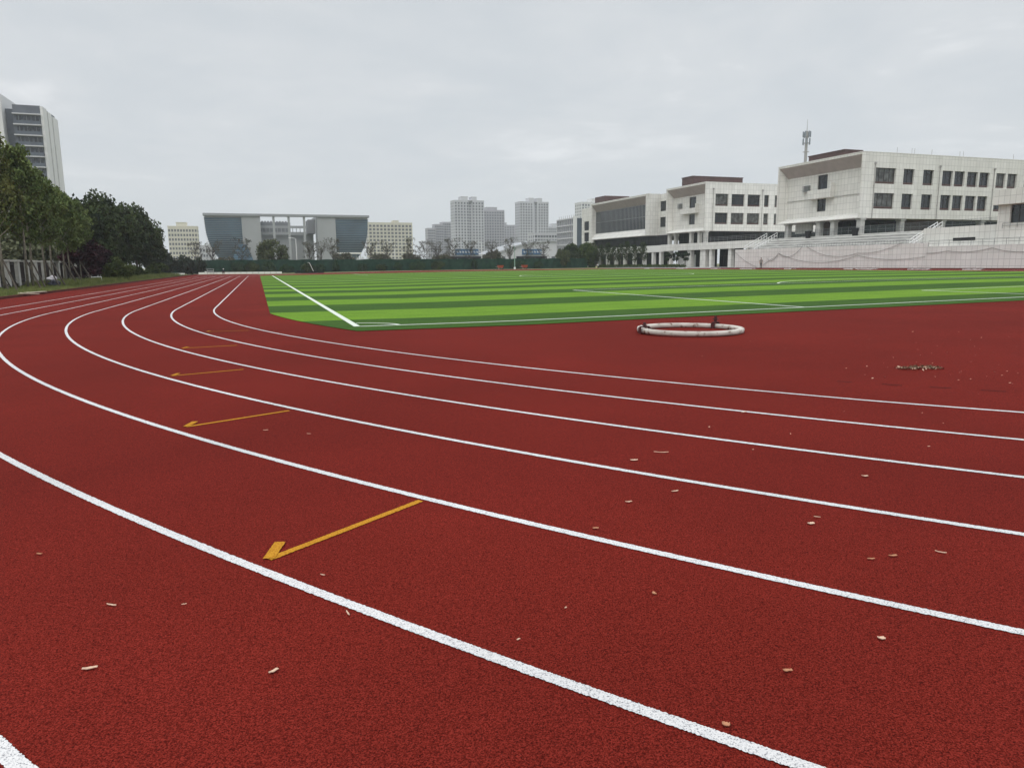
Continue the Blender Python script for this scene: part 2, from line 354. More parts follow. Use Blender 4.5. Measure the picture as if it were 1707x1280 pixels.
# paving in front of the school
M_pave = mat('grey_paving', (0.33, 0.32, 0.31), 0.85, 0.2, 0.12, 0.8)
mb = MB(); mb.poly([(46.2, 86.3, gz(46.2) + 0.02), (57, 86.3, 0.62), (57, 135, 0.62), (46.2, 135, gz(46.2) + 0.02)]); mb.poly([(57, 86.3, 0.62), (100, 86.3, 0.62), (100, 135, 0.62), (57, 135, 0.62)])
struct('pavement', mb.mesh('pavement', M_pave))
mb = MB(); mb.poly([(44.9, 0, 0.504), (50, 0, 0.545), (50, 86.25, 0.545), (44.9, 86.25, 0.504)])
struct('red_apron', mb.mesh('red_apron', M_track))

# ------------------------------------------------------------------ walls with openings, windows
def wall_holes(mb, O, u, W, H, holes, depth, nrm, m=0, z0=0.0):
    """Face of W x H from O along u (vertical v=+Z); holes (u0,u1,v0,v1); reveals go depth against nrm."""
    O = Vector(O); u = Vector(u); nrm = Vector(nrm); v = Vector((0, 0, 1))
    us = sorted({0.0, W, *[h[0] for h in holes], *[h[1] for h in holes]}); vs = sorted({0.0, H, *[h[2] for h in holes], *[h[3] for h in holes]})
    for a, b in zip(us, us[1:]):
        for c, d in zip(vs, vs[1:]):
            cu, cv = (a + b) / 2, (c + d) / 2
            if any(h[0] < cu < h[1] and h[2] < cv < h[3] for h in holes): continue
            mb.poly([O + u * a + v * c, O + u * b + v * c, O + u * b + v * d, O + u * a + v * d], m)
    for a, b, c, d in holes:
        q = [O + u * a + v * c, O + u * b + v * c, O + u * b + v * d, O + u * a + v * d]
        for i in range(4):
            p0, p1 = q[i], q[(i + 1) % 4]; mb.poly([p0, p1, p1 - nrm * depth, p0 - nrm * depth], m)
def window(parent, O, u, nrm, a, b, c, d, depth, nm=2, transom=None, fr=M_frame, gl=M_glass, sill=True):
    """A window set back in its opening: frame with mullions (part) and pane (sub-part)."""
    O = Vector(O); u = Vector(u); n = Vector(nrm); Z = Vector((0, 0, 1))
    base = O - n * (depth - 0.02)
    def bar(mb, a0, a1, c0, c1, t0, t1):
        P = [base + u * x + Z * z + n * t for t in (t0, t1) for z in (c0, c1) for x in (a0, a1)]
        bb = len(mb.v); mb.v += [tuple(p) for p in P]
        for q in ((0, 2, 3, 1), (4, 5, 7, 6), (0, 1, 5, 4), (2, 6, 7, 3), (0, 4, 6, 2), (1, 3, 7, 5)):
            mb.f.append(tuple(bb + i for i in q)); mb.m.append(0)
    f = MB(); w = 0.07
    bar(f, a, a + w, c, d, 0.0, 0.08); bar(f, b - w, b, c, d, 0.0, 0.08); bar(f, a + w, b - w, c, c + w, 0.0, 0.08); bar(f, a + w, b - w, d - w, d, 0.0, 0.08)
    for i in range(1, nm):
        x = a + (b - a) * i / nm; bar(f, x - 0.03, x + 0.03, c + w, d - w, 0.0, 0.06)
    if transom: bar(f, a + w, b - w, c + (d - c) * transom - 0.03, c + (d - c) * transom + 0.03, 0.003, 0.055)
    fo = f.obj('window', fr, parent)
    if gl is M_glass and random.random() < 0.3: gl = M_curt_refl
    g = MB(); g.poly([base + u * x + Z * z + n * 0.012 for x, z in ((a + 0.02, c + 0.02), (b - 0.02, c + 0.02), (b - 0.02, d - 0.02), (a + 0.02, d - 0.02))]); g.obj('pane', gl, fo)
    if sill:
        s = MB(); bar(s, a + 0.01, b - 0.01, c + 0.075, c + 0.36, 0.082, 0.10); s.obj('sill_panel', M_brown, fo)
    return fo

XF = 57.0
def school_block(label, y0, y1, x1, zlo, zhi, south, wins_n, west_wins, penth, group='school blocks along the track'):
    """Cream block raised on columns: pierced south wall, funnel-framed west end."""
    r = empty('school_building', (0, 0, 0), label, 'building', group)
    mb = MB(); H = zhi - zlo
    holes = [(a - XF, b - XF, c - zlo, d - zlo) for a, b, c, d in south]
    wall_holes(mb, (XF, y0, zlo), (1, 0, 0), x1 - XF, H, holes, 0.45, (0, -1, 0))
    # west end: frame that funnels inwards
    ins, xi = 1.7, XF + 1.6
    zt, zb, yl, yr = zhi - 0.30, zlo + 0.12, y1 - 0.35, y0 + 0.30
    it, ib, il, ir = zhi - 2.1, zlo + 0.85, y1 - 0.9, y0 + 0.42
    fr = [((XF, y1, zhi), (XF, y0, zhi), (XF, y0, zlo), (XF, y1, zlo)), ((XF, yl, zt), (XF, yr, zt), (XF, yr, zb), (XF, yl, zb)), ((xi, il, it), (xi, ir, it), (xi, ir, ib), (xi, il, ib))]
    A, B, Cc = fr
    for i in range(4):
        j = (i + 1) % 4
        mb.poly([A[i], A[j], B[j], B[i]])
        mb.poly([B[i], B[j], Cc[j], Cc[i]], 1 if i == 0 else 0)
    hw = [(il - b, il - a, c - ib, d - ib) for a, b, c, d in west_wins]
    wall_holes(mb, (xi, il, ib), (0, -1, 0), il - ir, it - ib, hw, 0.35, (-1, 0, 0))
    # north, east, roof, underside
    mb.poly([(XF, y1, zlo), (x1, y1, zlo), (x1, y1, zhi), (XF, y1, zhi)]); mb.poly([(x1, y0, zlo), (x1, y1, zlo), (x1, y1, zhi), (x1, y0, zhi)])
    mb.poly([(XF, y0, zhi - 0.0), (x1, y0, zhi), (x1, y1, zhi), (XF, y1, zhi)]); mb.poly([(XF, y0, zlo), (x1, y0, zlo), (x1, y1, zlo), (XF, y1, zlo)], 1)
    mb.obj('wall', [M_clad, M_soffit], r)
    c = MB(); c.box(XF - 0.04, x1, y0 - 0.04, y0 + 0.3, zhi + 0.004, zhi + 0.10); c.box(XF - 0.04, XF + 0.3, y0 + 0.31, y1 + 0.04, zhi + 0.004, zhi + 0.10); c.obj('coping', M_white, r)
    for (a, b, cc, d), n in zip(south, wins_n):
        window(r, (XF, y0, zlo), (1, 0, 0), (0, -1, 0), a - XF, b - XF, cc - zlo, d - zlo, 0.42, n, 0.72)
    for h in hw:
        window(r, (xi, il, ib), (0, -1, 0), (-1, 0, 0), *h, 0.30, 2, 0.7, sill=False)
    if penth:
        px0, px1, py0, py1, pz = penth
        p = MB(); p.box(px0, px1, py0, py1, zhi + 0.004, pz); p.box(px0 - 0.12, px1 + 0.12, py0 - 0.12, py1 + 0.12, pz + 0.003, pz + 0.16)
        p.obj('rooftop_room', M_brown, r)
    return r
# --- nearest block
upA = [(59.7, 63.9), (65.5, 67.8), (69.7, 72.0), (73.9, 76.2), (76.6, 78.9), (79.5, 81.9), (82.3, 84.6), (86.2, 88.4), (88.9, 91.2), (93.0, 95.3), (96.5, 98.8)]
southA = [(a, b, 13.75, 16.2) for a, b in upA] + [(a, b, 9.85, 12.3) for a, b in upA]
bA = school_block('nearest raised cream school block with rows of dark windows on its long south wall', 64.3, 84.0, 104.0, 8.35, 18.5, southA,
    [4] + [2] * 10 + [4] + [2] * 10, [(73.4, 75.7, 13.65, 16.2), (73.5, 75.6, 10.1, 12.2)], (60.0, 63.8, 71.5, 79.8, 19.9))
def balcony(r, ya, yb, yc, z0, z1, X):
    mb = MB(); mb.box(X - 1.0, X - 0.01, yb, ya, z0, z0 + 0.14); mb.box(X - 1.0, X - 0.86, yb + 0.003, ya - 0.003, z0 + 0.143, z1); mb.box(X - 0.855, X - 0.01, yb, yb + 0.14, z0 + 0.143, z1 + 0.9)
    mb.box(X - 0.855, X - 0.01, ya - 0.14, ya, z0 + 0.143, z1)
    mb.obj('balcony', M_clad, r)
    mb = MB()
    for k in range(7): mb.box(X - 0.45, X - 0.012, ya + 0.35, ya + 1.9, z0 + 1.45 + k * 0.16, z0 + 1.52 + k * 0.16)
    mb.obj('louvre', M_lframe, r)
balcony(bA, 77.0, 71.6, 0, 12.25, 13.7, XF + 1.6)
for a, b in ((64.9, 71.5), (77.1, 83.0)): mb = MB(); mb.box(XF + 1.5, XF + 1.598, a, b, 12.28, 12.4); mb.obj('string_course', M_conc, bA)
def pipes(r, y, xs, z0, z1):
    for x in xs:
        mb = MB(); mb.cyl(x, y - 0.10, z0, z1, 0.055, 8); mb.box(x - 0.14, x + 0.14, y - 0.24, y - 0.005, z1, z1 + 0.3)
        for z in (z0 + 2.2, z0 + 5): mb.box(x - 0.09, x + 0.09, y - 0.17, y - 0.004, z, z + 0.06)
        mb.obj('drain_pipe', M_pipe, r)
pipes(bA, 64.3, (59.45, 73.2, 85.6), 8.36, 16.7)
for x in (64.1, 67.2, 67.8, 71.5, 77.7, 78.5, 90.2, 96.0):
    mb = MB(); mb.cyl(x, 64.6, 18.61, 19.5, 0.03, 6); mb.box(x - 0.08, x + 0.08, 64.52, 64.68, 18.605, 18.64); mb.obj('roof_rod', M_pipe, bA)
def columns(r, pts, z0, z1, s, m=M_conc):
    for x, y in pts:
        mb = MB(); mb.box(x, x + s, y, y + s, z0, z1 - 0.3); mb.box(x - 0.12, x + s + 0.12, y - 0.12, y + s + 0.12, z1 - 0.297, z1); mb.obj('column', m, r)
columns(bA, [(57.5, 81.2), (57.5, 73.4), (57.5, 70.1), (57.5, 63.05 + 1.4), (66, 64.6), (75, 64.6), (84, 64.6), (93, 64.6)], 5.8, 8.345, 0.85)
def glazed(r, x0, x1, y, z0, z1, n, mat_g=M_glass2, axis='x', name='glazing', fr=M_frame):
    g = MB()
    if axis == 'x': g.box(x0, x1, y, y + 0.05, z0, z1)
    else: g.box(y, y + 0.05, x0, x1, z0, z1)
    o = g.obj(name, mat_g, r); f = MB()
    for i in range(n + 1):
        x = x0 + (x1 - x0) * i / n
        if axis == 'x': f.box(x - 0.04, x + 0.04, y - 0.07, y - 0.003, z0, z1)
        else: f.box(y - 0.07, y - 0.003, x - 0.04, x + 0.04, z0, z1)
    for z in (z0, (z0 + z1) / 2, z1 - 0.1):
        if axis == 'x': f.box(x0 + 0.05, x1 - 0.05, y - 0.06, y - 0.004, z, z + 0.08)
        else: f.box(y - 0.06, y - 0.004, x0 + 0.05, x1 - 0.05, z, z + 0.08)
    f.obj('mullion', fr, o); return o
glazed(bA, 61.0, 104, 67.5, 5.8, 8.34, 26); glazed(bA, 67.6, 74.5, 61.0, 5.8, 8.34, 5, axis='y')
mb = MB(); mb.box(60.8, 61.0, 74.6, 78.0, 5.8, 8.34); mb.obj('brown_panel', M_brown, bA)
mb = MB(); mb.box(68, 78, 67.3, 67.42, 5.8, 8.34); mb.obj('brown_panel', M_brown, bA)
mb = MB(); mb.box(60.5, 60.8, 78.6, 82.8, 6.6, 8.3); mb.obj('parapet_panel', M_clad, bA)
# --- middle block
upB = [(59.5, 62.75), (63.6, 66.9), (67.75, 71.05), (72.1, 73.4), (74.9, 76.2), (78.0, 81.2), (82.5, 85.8), (87, 90)]
southB = [(a, b, 13.55, 16.1) for a, b in upB] + [(a, b, 9.72, 12.15) for a, b in upB]
bB = school_block('middle cream school block with a slim dark penthouse, left of the nearest block', 106.6, 122.4, 100.0, 8.3, 18.4, southB,
    [3, 3, 3, 1, 1, 3, 3, 3] * 2, [(112.5, 115.2, 13.5, 16.0), (112.8, 115.2, 10.0, 12.3)], (61.0, 74.6, 117.8, 122.2, 20.95))
balcony(bB, 117.6, 111.4, 0, 12.4, 13.5, XF + 1.6)
pipes(bB, 106.6, (58.9, 71.55), 8.31, 16.9)
columns(bB, [(57.4, 121.2), (57.9, 119.3), (57.4, 112.2), (57.4, 109.0), (57.4, 105.2 + 1.6)], 5.8, 8.295, 0.75)
glazed(bB, 60, 100, 108.5, 5.8, 8.29, 22); glazed(bB, 108.6, 121, 60.0, 5.8, 8.29, 7, axis='y')
mb = MB(); mb.box(56.0, 57.3, 86.6, 122.6, 4.3, 5.75); mb.box(57.31, 100, 86.6, 122.6, 5.2, 5.75); mb.obj('terrace_slab', M_clad, bB)
for i, y in enumerate((119.4, 111.2, 106.0, 103.2, 96.6, 91.0)):
    mb = MB(); wd = (0.9, 1.5, 1.9, 0.9, 1.0, 0.9)[i]; mb.box(56.35, 57.2, y - wd / 2, y + wd / 2, 0.6, 4.295); mb.obj('column', M_clad, bB)
mb = MB(); mb.box(58.6, 58.8, 111.8, 119.2, 0.62, 3.3); mb.obj('plinth_wall', M_white, bB)
glazed(bB, 111.8, 119.2, 58.6, 3.32, 5.19, 5, axis='y'); glazed(bB, 104.0, 111.7, 58.6, 0.62, 5.19, 6, axis='y'); glazed(bB, 96.0, 103.8, 59.2, 0.62, 5.19, 6, axis='y'); glazed(bB, 87.0, 95.9, 60.2, 0.62, 5.19, 6, axis='y')
mb = MB()
for z in (6.15, 6.45, 6.75): mb.tube([(56.15, 86.8, z), (56.15, 106.0, z)], 0.03, 6)
for k in range(14): mb.cyl(56.15, 87 + k * 1.46, 5.75, 6.8, 0.028, 6)
mb.obj('terrace_railing', M_steel, bB)
# --- far block with the big glazed front
bC = empty('school_building', (0, 0, 0), 'farthest cream school block framing one long glazed front, leftmost of the three', 'building', 'school blocks along the track')
mb = MB(); y0, y1, zlo, zhi = 130.2, 162.8, 8.25, 18.2
A = [(XF, y1, zhi), (XF, y0, zhi), (XF, y0, zlo), (XF, y1, zlo)]; B = [(XF, y1 - .5, zhi - .35), (XF, y0 + 1.6, zhi - .35), (XF, y0 + 1.6, zlo + .15), (XF, y1 - .5, zlo + .15)]
Cc = [(XF + 1.5, y1 - .6, 16.0), (XF + 1.5, y0 + 2.6, 16.0), (XF + 1.5, y0 + 2.6, 10.0), (XF + 1.5, y1 - .6, 10.0)]
for i in range(4):
    j = (i + 1) % 4; mb.poly([A[i], A[j], B[j], B[i]]); mb.poly([B[i], B[j], Cc[j], Cc[i]], 1 if i == 0 else 0)
mb.poly([(XF, y0, zlo), (95, y0, zlo), (95, y0, zhi), (XF, y0, zhi)]); mb.poly([(XF, y1, zlo), (95, y1, zlo), (95, y1, zhi), (XF, y1, zhi)]); mb.poly([(XF, y0, zhi), (95, y0, zhi), (95, y1, zhi), (XF, y1, zhi)])
mb.poly([(XF, y0, zlo), (95, y0, zlo), (95, y1, zlo), (XF, y1, zlo)], 1)
mb.obj('wall', [M_clad, M_soffit], bC)
mb = MB(); mb.box(XF - 0.04, XF + 0.3, y0, y1 + 0.04, zhi + .003, zhi + .1); mb.obj('coping', M_white, bC)
g = glazed(bC, y0 + 2.6, y1 - .6, XF + 1.45, 10.0, 16.0, 40, M_glass, 'y', 'glazed_front', M_lframe)
mb = MB(); wall_holes(mb, (60, 130.19, 8.3), (0, -1, 0), 7.8, 9.8, [(-1.0 + 1.2, 4.2, 1.9, 4.3), (0.2, 4.2, 5.7, 8.1)][0:2], 0.35, (-1, 0, 0)); mb.obj('link_wall', M_clad, bC)
for h in ((0.2, 4.2, 1.9, 4.3), (0.2, 4.2, 5.7, 8.1)): window(bC, (60, 130.19, 8.3), (0, -1, 0), (-1, 0, 0), *h, 0.3, 4, 0.7, sill=False)
mb = MB(); wall_holes(mb, (58, 171, 4.2), (0, -1, 0), 8.15, 13.4, [(1.6, 4.9, 7.0, 9.6), (1.6, 4.9, 10.8 - 7.0, 10.8 - 4.4)], 0.35, (-1, 0, 0)); mb.poly([(58, 171, 0.6), (58, 171, 17.6), (80, 171, 17.6), (80, 171, 0.6)]); mb.poly([(58, 171, 17.6), (58, 162.85, 17.6), (80, 162.85, 17.6), (80, 171, 17.6)]); mb.obj('end_wall', M_clad, bC)
for h in ((1.6, 4.9, 7.0, 9.6), (1.6, 4.9, 3.8, 6.4)): window(bC, (58, 171, 4.2), (0, -1, 0), (-1, 0, 0), *h, 0.3, 2, sill=False)
glazed(bC, 122.7, 163.2, 58.6, 5.75, 8.2, 34, M_glass2, 'y', 'glazing', M_frame)
mb = MB(); mb.box(56.9, 58.55, 122.8, 163.4, 4.15, 5.72); mb.box(58.56, 80, 122.8, 163.4, 5.3, 5.70); mb.obj('white_band', M_white, bC)
for y in (124.5, 128.0, 132.5, 137.5, 142.5, 147.5, 152.5, 158, 162.5):
    mb = MB(); mb.box(57.0, 57.8, y - .4, y + .4, 0.6, 4.145); mb.obj('column', M_white, bC)
glazed(bC, 122.8, 163.2, 59.6, 0.62, 5.29, 20, M_glass2, 'y')
mb = MB(); mb.box(62, 70, 164.1, 170.5, 17.605, 20.9); mb.obj('rooftop_room', M_brown, bC)

# ------------------------------------------------------------------ grandstand
gs = empty('grandstand', (0, 0, 0), 'low concrete grandstand with a pale pink tiled front wall below the school', 'grandstand')
mb = MB(); mb.box(50, 50.5, 45.2, 86.2, 0.45, 3.85); mb.obj('front_wall', M_pink, gs)
mb = MB(); mb.box(49.6, 50.5, 8.0, 45.18, 0.45, 3.35); mb.obj('side_wall', M_pink, gs)
mb = MB()
for k in range(5): mb.box(50.52 + 0.9 * k, 56.5, 48.8 + 0.0 * k, 81.3, 3.2 if k == 0 else 3.75 + 0.42 * (k - 1) + 0.003, 3.75 + 0.42 * k)
mb.obj('terrace', M_tier, gs)
for k in range(5):
    mb = MB(); mb.box(50.49 + 0.9 * k, 50.518 + 0.9 * k, 48.8, 81.3, 3.75 + 0.42 * k - 0.11, 3.753 + 0.42 * k); mb.obj('nosing', M_white, gs)
    if k < 4: mb = MB(); mb.box(50.95 + 0.9 * k, 51.25 + 0.9 * k, 49.2, 80.9, 3.75 + 0.42 * k + 0.004, 3.75 + 0.42 * k + 0.16); mb.obj('bench', M_pipe, gs)
mb = MB(); mb.box(55.6, 62, 37.0, 86.2, 5.0, 5.78); mb.obj('deck', M_conc, gs)
mb = MB(); mb.box(52, 52.3, 37.5, 47.8, 3.36, 5.85)
mb.poly([(52.15, 47.8, 3.36), (52.15, 47.8, 5.85), (52.15, 48.7, 5.2), (52.15, 48.7, 3.36)])
mb.obj('upper_wall', M_clad, gs)
mb = MB(); mb.box(51.95, 51.99, 40.2, 43.3, 4.05, 4.42); mb.obj('slot_opening', M_dark, gs)
mb = MB(); mb.box(50.51, 52.0, 8, 47.8, 3.0, 3.34); mb.obj('walkway', M_tier, gs)
# steps at both ends
for ya, yb in ((81.4, 84.4), (47.9, 48.75)):
    mb = MB()
    for k in range(12): mb.box(50.55 + k * 0.42, 55.6, ya, yb, 3.2 + k * 0.21 + 0.002, 3.2 + (k + 1) * 0.21)
    mb.obj('steps', M_tier, gs)
def railing(name, path, h, mats, posts=6, bars=3, parent=gs, r=0.022, glass=False):
    mb = MB()
    for b in range(bars):
        z = h * (b + 1) / bars; mb.tube([(x, y, zz + z) for x, y, zz in path], r, 6)
    for (a, b) in zip(path, path[1:]):
        for i in range(posts + 1):
            t = i / posts; p = [a[q] + (b[q] - a[q]) * t for q in range(3)]; mb.cyl(p[0], p[1], p[2], p[2] + h - 0.01, r * 0.9, 6)
    o = mb.obj(name, mats, parent)
    if glass:
        g = MB()
        for (a, b) in zip(path, path[1:]): g.poly([(a[0] + .02, a[1], a[2] + .1), (b[0] + .02, b[1], b[2] + .1), (b[0] + .02, b[1], b[2] + h - .08), (a[0] + .02, a[1], a[2] + h - .08)])
        g.obj('glass_panel', M_rail, o)
    return o
for y in (81.5, 84.3, 47.95, 48.7):
    railing('stair_rail', [(50.6, y, 3.5), (55.4, y, 5.85)], 0.95, M_whitemetal, 8, 2, r=0.045)
railing('deck_railing', [(55.75, 49.0, 5.78), (55.75, 81.2, 5.78)], 1.15, M_steel, 22, 2, glass=True)
railing('deck_railing', [(55.75, 37.2, 5.78), (55.75, 48.0, 5.78)], 1.15, M_steel, 8, 2, glass=True)
railing('deck_railing', [(55.75, 84.4, 5.78), (55.75, 86.1, 5.78), (62, 86.1, 5.78)], 1.15, M_steel, 4, 2, glass=True)
railing('wall_railing', [(50.2, 48.9, 3.85), (50.2, 70.0, 3.85)], 0.55, M_steel, 40, 1, r=0.02)
railing('wall_railing', [(49.8, 9.0, 3.35), (49.8, 45.0, 3.35)], 0.75, M_steel, 24, 2, r=0.025)
for y, lab in ((73.4, 'black shrouded box on the terrace edge nearer the left stair of the stand'), (63.1, 'black shrouded box on the terrace edge below the near corner of the school block')):
    e = empty('equipment_box', (55.2, y, 5.44), lab, 'box', 'black boxes on the stand terrace'); e.scale = (.75, .72, .82)
    mb = MB(); mb.poly([(-.28, -.55, 0), (.28, -.55, 0), (.28, .55, 0), (-.28, .55, 0)])
    for (z, a, b), (z2, a2, b2) in zip(((0, .28, .5), (.8, .3, .58), (1.55, .33, .8)), ((.8, .3, .58), (1.55, .33, .8), (1.56, .2, .6))):
        P = [(-a, -b, z), (a, -b, z), (a, b, z), (-a, b, z)]; Q = [(-a2, -b2, z2), (a2, -b2, z2), (a2, b2, z2), (-a2, b2, z2)]
        for i in range(4): mb.poly([P[i], P[(i + 1) % 4], Q[(i + 1) % 4], Q[i]])
    mb.poly([(-.2, -.6, 1.56), (.2, -.6, 1.56), (.2, .6, 1.56), (-.2, .6, 1.56)])
    mb.obj('shroud', mat('black_sheet', (0.012, 0.012, 0.014), 0.7, 0.3), e)
pv = empty('pavilion', (0, 0, 0), 'cream end pavilion with a deep parapet band and dark window at the right edge', 'building')
mb = MB(); wall_holes(mb, (51, 36.8, 3.36), (0, -1, 0), 20, 4.7, [(1.5, 9.0, 2.5, 4.62)], 0.4, (-1, 0, 0)); mb.poly([(51, 36.8, 3.36), (56, 36.8, 3.36), (56, 36.8, 8.05), (51, 36.8, 8.05)]); mb.obj('wall', M_clad, pv)
mb = MB(); mb.box(50.4, 60, 16.8, 37.1, 8.06, 9.8); mb.obj('parapet', M_clad, pv)
window(pv, (51, 36.8, 3.36), (0, -1, 0), (-1, 0, 0), 1.5, 9.0, 2.5, 4.62, 0.35, 8, 0.45, sill=False)
railing('window_rail', [(50.9, 36.0, 5.3), (50.9, 27.0, 5.3)], 0.6, M_steel, 10, 2, parent=pv)
# rope of the sagging net on the front wall
def sag(pts, sub=8):
    out = []
    for a, b in zip(pts, pts[1:]):
        for i in range(sub): out.append(tuple(a[q] + (b[q] - a[q]) * i / sub for q in range(3)))
    out.append(pts[-1]); return out
def cat(y0, z0, y1, z1, s, n=14, x=49.9): return [(x, y0 + (y1 - y0) * i / n, z0 + (z1 - z0) * i / n - 4 * s * (i / n) * (1 - i / n)) for i in range(n + 1)]
mb = MB()
for q in ((86.0, 3.4, 79.8, 0.75, 0.35), (78.4, 0.9, 74.3, 2.6, -0.1), (77.0, 2.1, 74.3, 3.05, 0.75), (74.3, 3.05, 68.6, 4.0, 1.1), (74.3, 3.05, 57.0, 2.4, 1.3), (67.6, 3.95, 57.0, 2.75, 1.0), (57.0, 2.75, 49.3, 4.0, 0.45), (57.0, 2.4, 45.4, 2.1, 0.5)):
    mb.tube(cat(*q), 0.024, 5)
for q in ((45.0, 2.5, 41.8, 2.75, 0.05), (41.8, 2.75, 36.0, 3.0, 0.3), (36.0, 3.0, 31.0, 2.5, 0.25), (31.0, 2.5, 24, 2.9, 0.4)): mb.tube(cat(*q, x=49.52), 0.024, 5)
tag(mb.obj('net_rope', mat('dark_net_rope', (0.20, 0.185, 0.175), 0.9, 0.1)), 'dark rope of a sagging net draped in loops along the pink stand wall', 'net rope')

# ------------------------------------------------------------------ telecom tower
tt = empty('telecom_tower', (178.2, 216.4, 0.5), 'slim grey telecom mast with antenna panels rising behind the nearest school block', 'mast')
mb = MB(); mb.tube([(0, 0, 0), (0, 0, 53)], [0.9, 0.5], 10); mb.obj('pole', M_pipe, tt)
for z in (45.0, 48.4, 51.2):
    mb = MB()
    for k in range(24):
        a, b = 2 * math.pi * k / 24, 2 * math.pi * (k + 1) / 24; mb.tube([(1.1 * math.cos(a), 1.1 * math.sin(a), z), (1.1 * math.cos(b), 1.1 * math.sin(b), z)], 0.1, 5)
    for k in range(4):
        a = math.pi * k / 2; mb.tube([(0, 0, z), (1.1 * math.cos(a), 1.1 * math.sin(a), z)], 0.08, 5)
    mb.obj('platform', M_pipe, tt)
M_ant = mat('antenna_grey', (0.22, 0.25, 0.28), 0.5, 0.3)
for z in (49.0, 51.8):
    for k in range(6):
        a = math.pi * k / 3 + z; mb = MB(); mb.box(-0.25, 0.25, -0.14, 0.14, -1.1, 1.1); mb.box(-0.06, 0.06, -0.3, -0.15, -1.3, 1.3); o = mb.obj('antenna_panel', M_ant, tt, (1.45 * math.cos(a), 1.45 * math.sin(a), z), rz=a - math.pi / 2)
mb = MB(); mb.tube([(0, 0, 53), (0, 0, 57.6)], [0.14, 0.05], 6); mb.obj('lightning_rod', M_pipe, tt)

# ------------------------------------------------------------------ far city
_wm = {}
def win_mesh(wd, ht, gl):
    k = (round(wd, 2), round(ht, 2), gl.name)
    if k not in _wm:
        mb = MB(); mb.box(-wd / 2, wd / 2, -0.10, -0.005, 0, ht); mb.box(-wd / 2 - 0.1, wd / 2 + 0.1, -0.22, -0.006, -0.14, -0.005, 1); mb.box(-0.05, 0.05, -0.13, -0.101, 0.01, ht - 0.01, 1); _wm[k] = mb.mesh('window', [gl, M_lframe])
    return _wm[k]
M_fglass = mat('far_window_glass', (0.045, 0.05, 0.06), 0.3, 0.5)
def apartment(name, label, x0, x1, y, dep, H, floors, cols, wallm, base=3.0, bumps=(), recess=None, group=None, wd=1.5, ht=1.6, ribs=True, gl=M_fglass, side='w', cat_='apartment block', z0=0.5):
    r = empty(name, (0, 0, z0), label, cat_, group)
    mb = MB(); pieces = [(x0, x1)] if not recess else [(x0, recess[0]), (recess[1], x1)]
    for a, b in pieces: mb.box(a, b, y, y + dep, 0, H)
    if recess: mb.box(recess[0] + .003, recess[1] - .003, y + 2.5, y + dep - .01, 0, H - 0.4)
    mb.box(x0 - 0.25, x1 + 0.25, y - 0.25, y + dep + 0.25, H + .003, H + 0.5)
    fh = (H - 1.2) / floors
    if ribs:
        n = cols + 1
        for i in range(n):
            x = x0 + (x1 - x0) * i / (n - 1)
            if recess and recess[0] - .3 < x < recess[1] + .3: continue
            mb.box(x - 0.28, x + 0.28, y - 0.45, y - 0.003, 0, H - 0.01)
    for k in range(1, floors + 1):
        for a, b in pieces: mb.box(a + 0.3, b - 0.3, y - 0.16, y - 0.004, k * fh - 0.25, k * fh - 0.05)
    mb.obj('wall', wallm, r)
    for a, b, h in bumps:
        q = MB(); q.box(a, b, y + 0.5, y + dep * 0.7, H + 0.51, h); q.box(a - .2, b + .2, y + 0.3, y + dep * 0.7 + .2, h + .003, h + 0.35); q.obj('stair_tower', wallm, r)
    spots = []
    for k in range(floors):
        for i in range(cols):
            x = x0 + (x1 - x0) * (i + 0.5) / cols; yy = y
            if recess and recess[0] - 0.4 < x < recess[1] + 0.4: yy = y + 2.5
            spots.append((x, yy, k * fh + 0.9, 0.0))
    xs_, ang = (x0, -math.pi / 2) if side == 'w' else (x1, math.pi / 2)
    nd = max(1, int(dep / 4))
    for k in range(floors):
        for i in range(nd): spots.append((xs_, y + dep * (i + 0.5) / nd, k * fh + 0.9, ang))
    spots.sort(key=lambda s: -s[2])
    me = win_mesh(wd, ht, gl)
    for s in spots[:100]: inst('window', me, r, s[:3], s[3])
    if len(spots) > 100:
        q = MB()
        for (x, yy, z, a) in spots[100:]:
            if a == 0: q.box(x - wd / 2, x + wd / 2, yy - .10, yy - .005, z, z + ht)
            elif a < 0: q.box(x - .10, x - .005, yy - wd / 2, yy + wd / 2, z, z + ht)
            else: q.box(x + .005, x + .10, yy - wd / 2, yy + wd / 2, z, z + ht)
        o = q.obj('lower_windows', gl, r); o['kind'] = 'stuff'
    return r
W_beige = mat('beige_render', (0.60, 0.57, 0.47), 0.8, 0.2, 0.05, 0.05); W_grey = mat('pale_grey_render', (0.50, 0.50, 0.52), 0.8, 0.2, 0.05, 0.05); W_lilac = mat('lilac_grey_render', (0.40, 0.39, 0.42), 0.8, 0.2, 0.05, 0.05); W_white = mat('white_render', (0.64, 0.64, 0.63), 0.8, 0.2, 0.04, 0.05)
apartment('apartment_block', 'beige apartment block just left of the bowl-shaped museum', -94.3, -74.5, 560, 14, 30.5, 9, 10, W_beige, bumps=[(-88.5, -81.6, 33.4)], wd=1.2, ribs=False, side='e')
apartment('apartment_block', 'cream apartment block just right of the bowl-shaped museum', 63.2, 103.1, 640, 16, 39.5, 12, 12, W_beige, bumps=[(86, 91, 41.6)], wd=2.0, ht=1.7)
apartment('apartment_block', 'lowest lilac-grey block, first of the stepped row left of the tall towers', 154.4, 163.4, 800, 14, 43.2, 14, 4, W_lilac, group='stepped grey apartment blocks')
apartment('apartment_block', 'middle-height lilac-grey block in the stepped row left of the tall towers', 163.6, 173.6, 804, 14, 48.0, 16, 4, W_lilac, group='stepped grey apartment blocks')
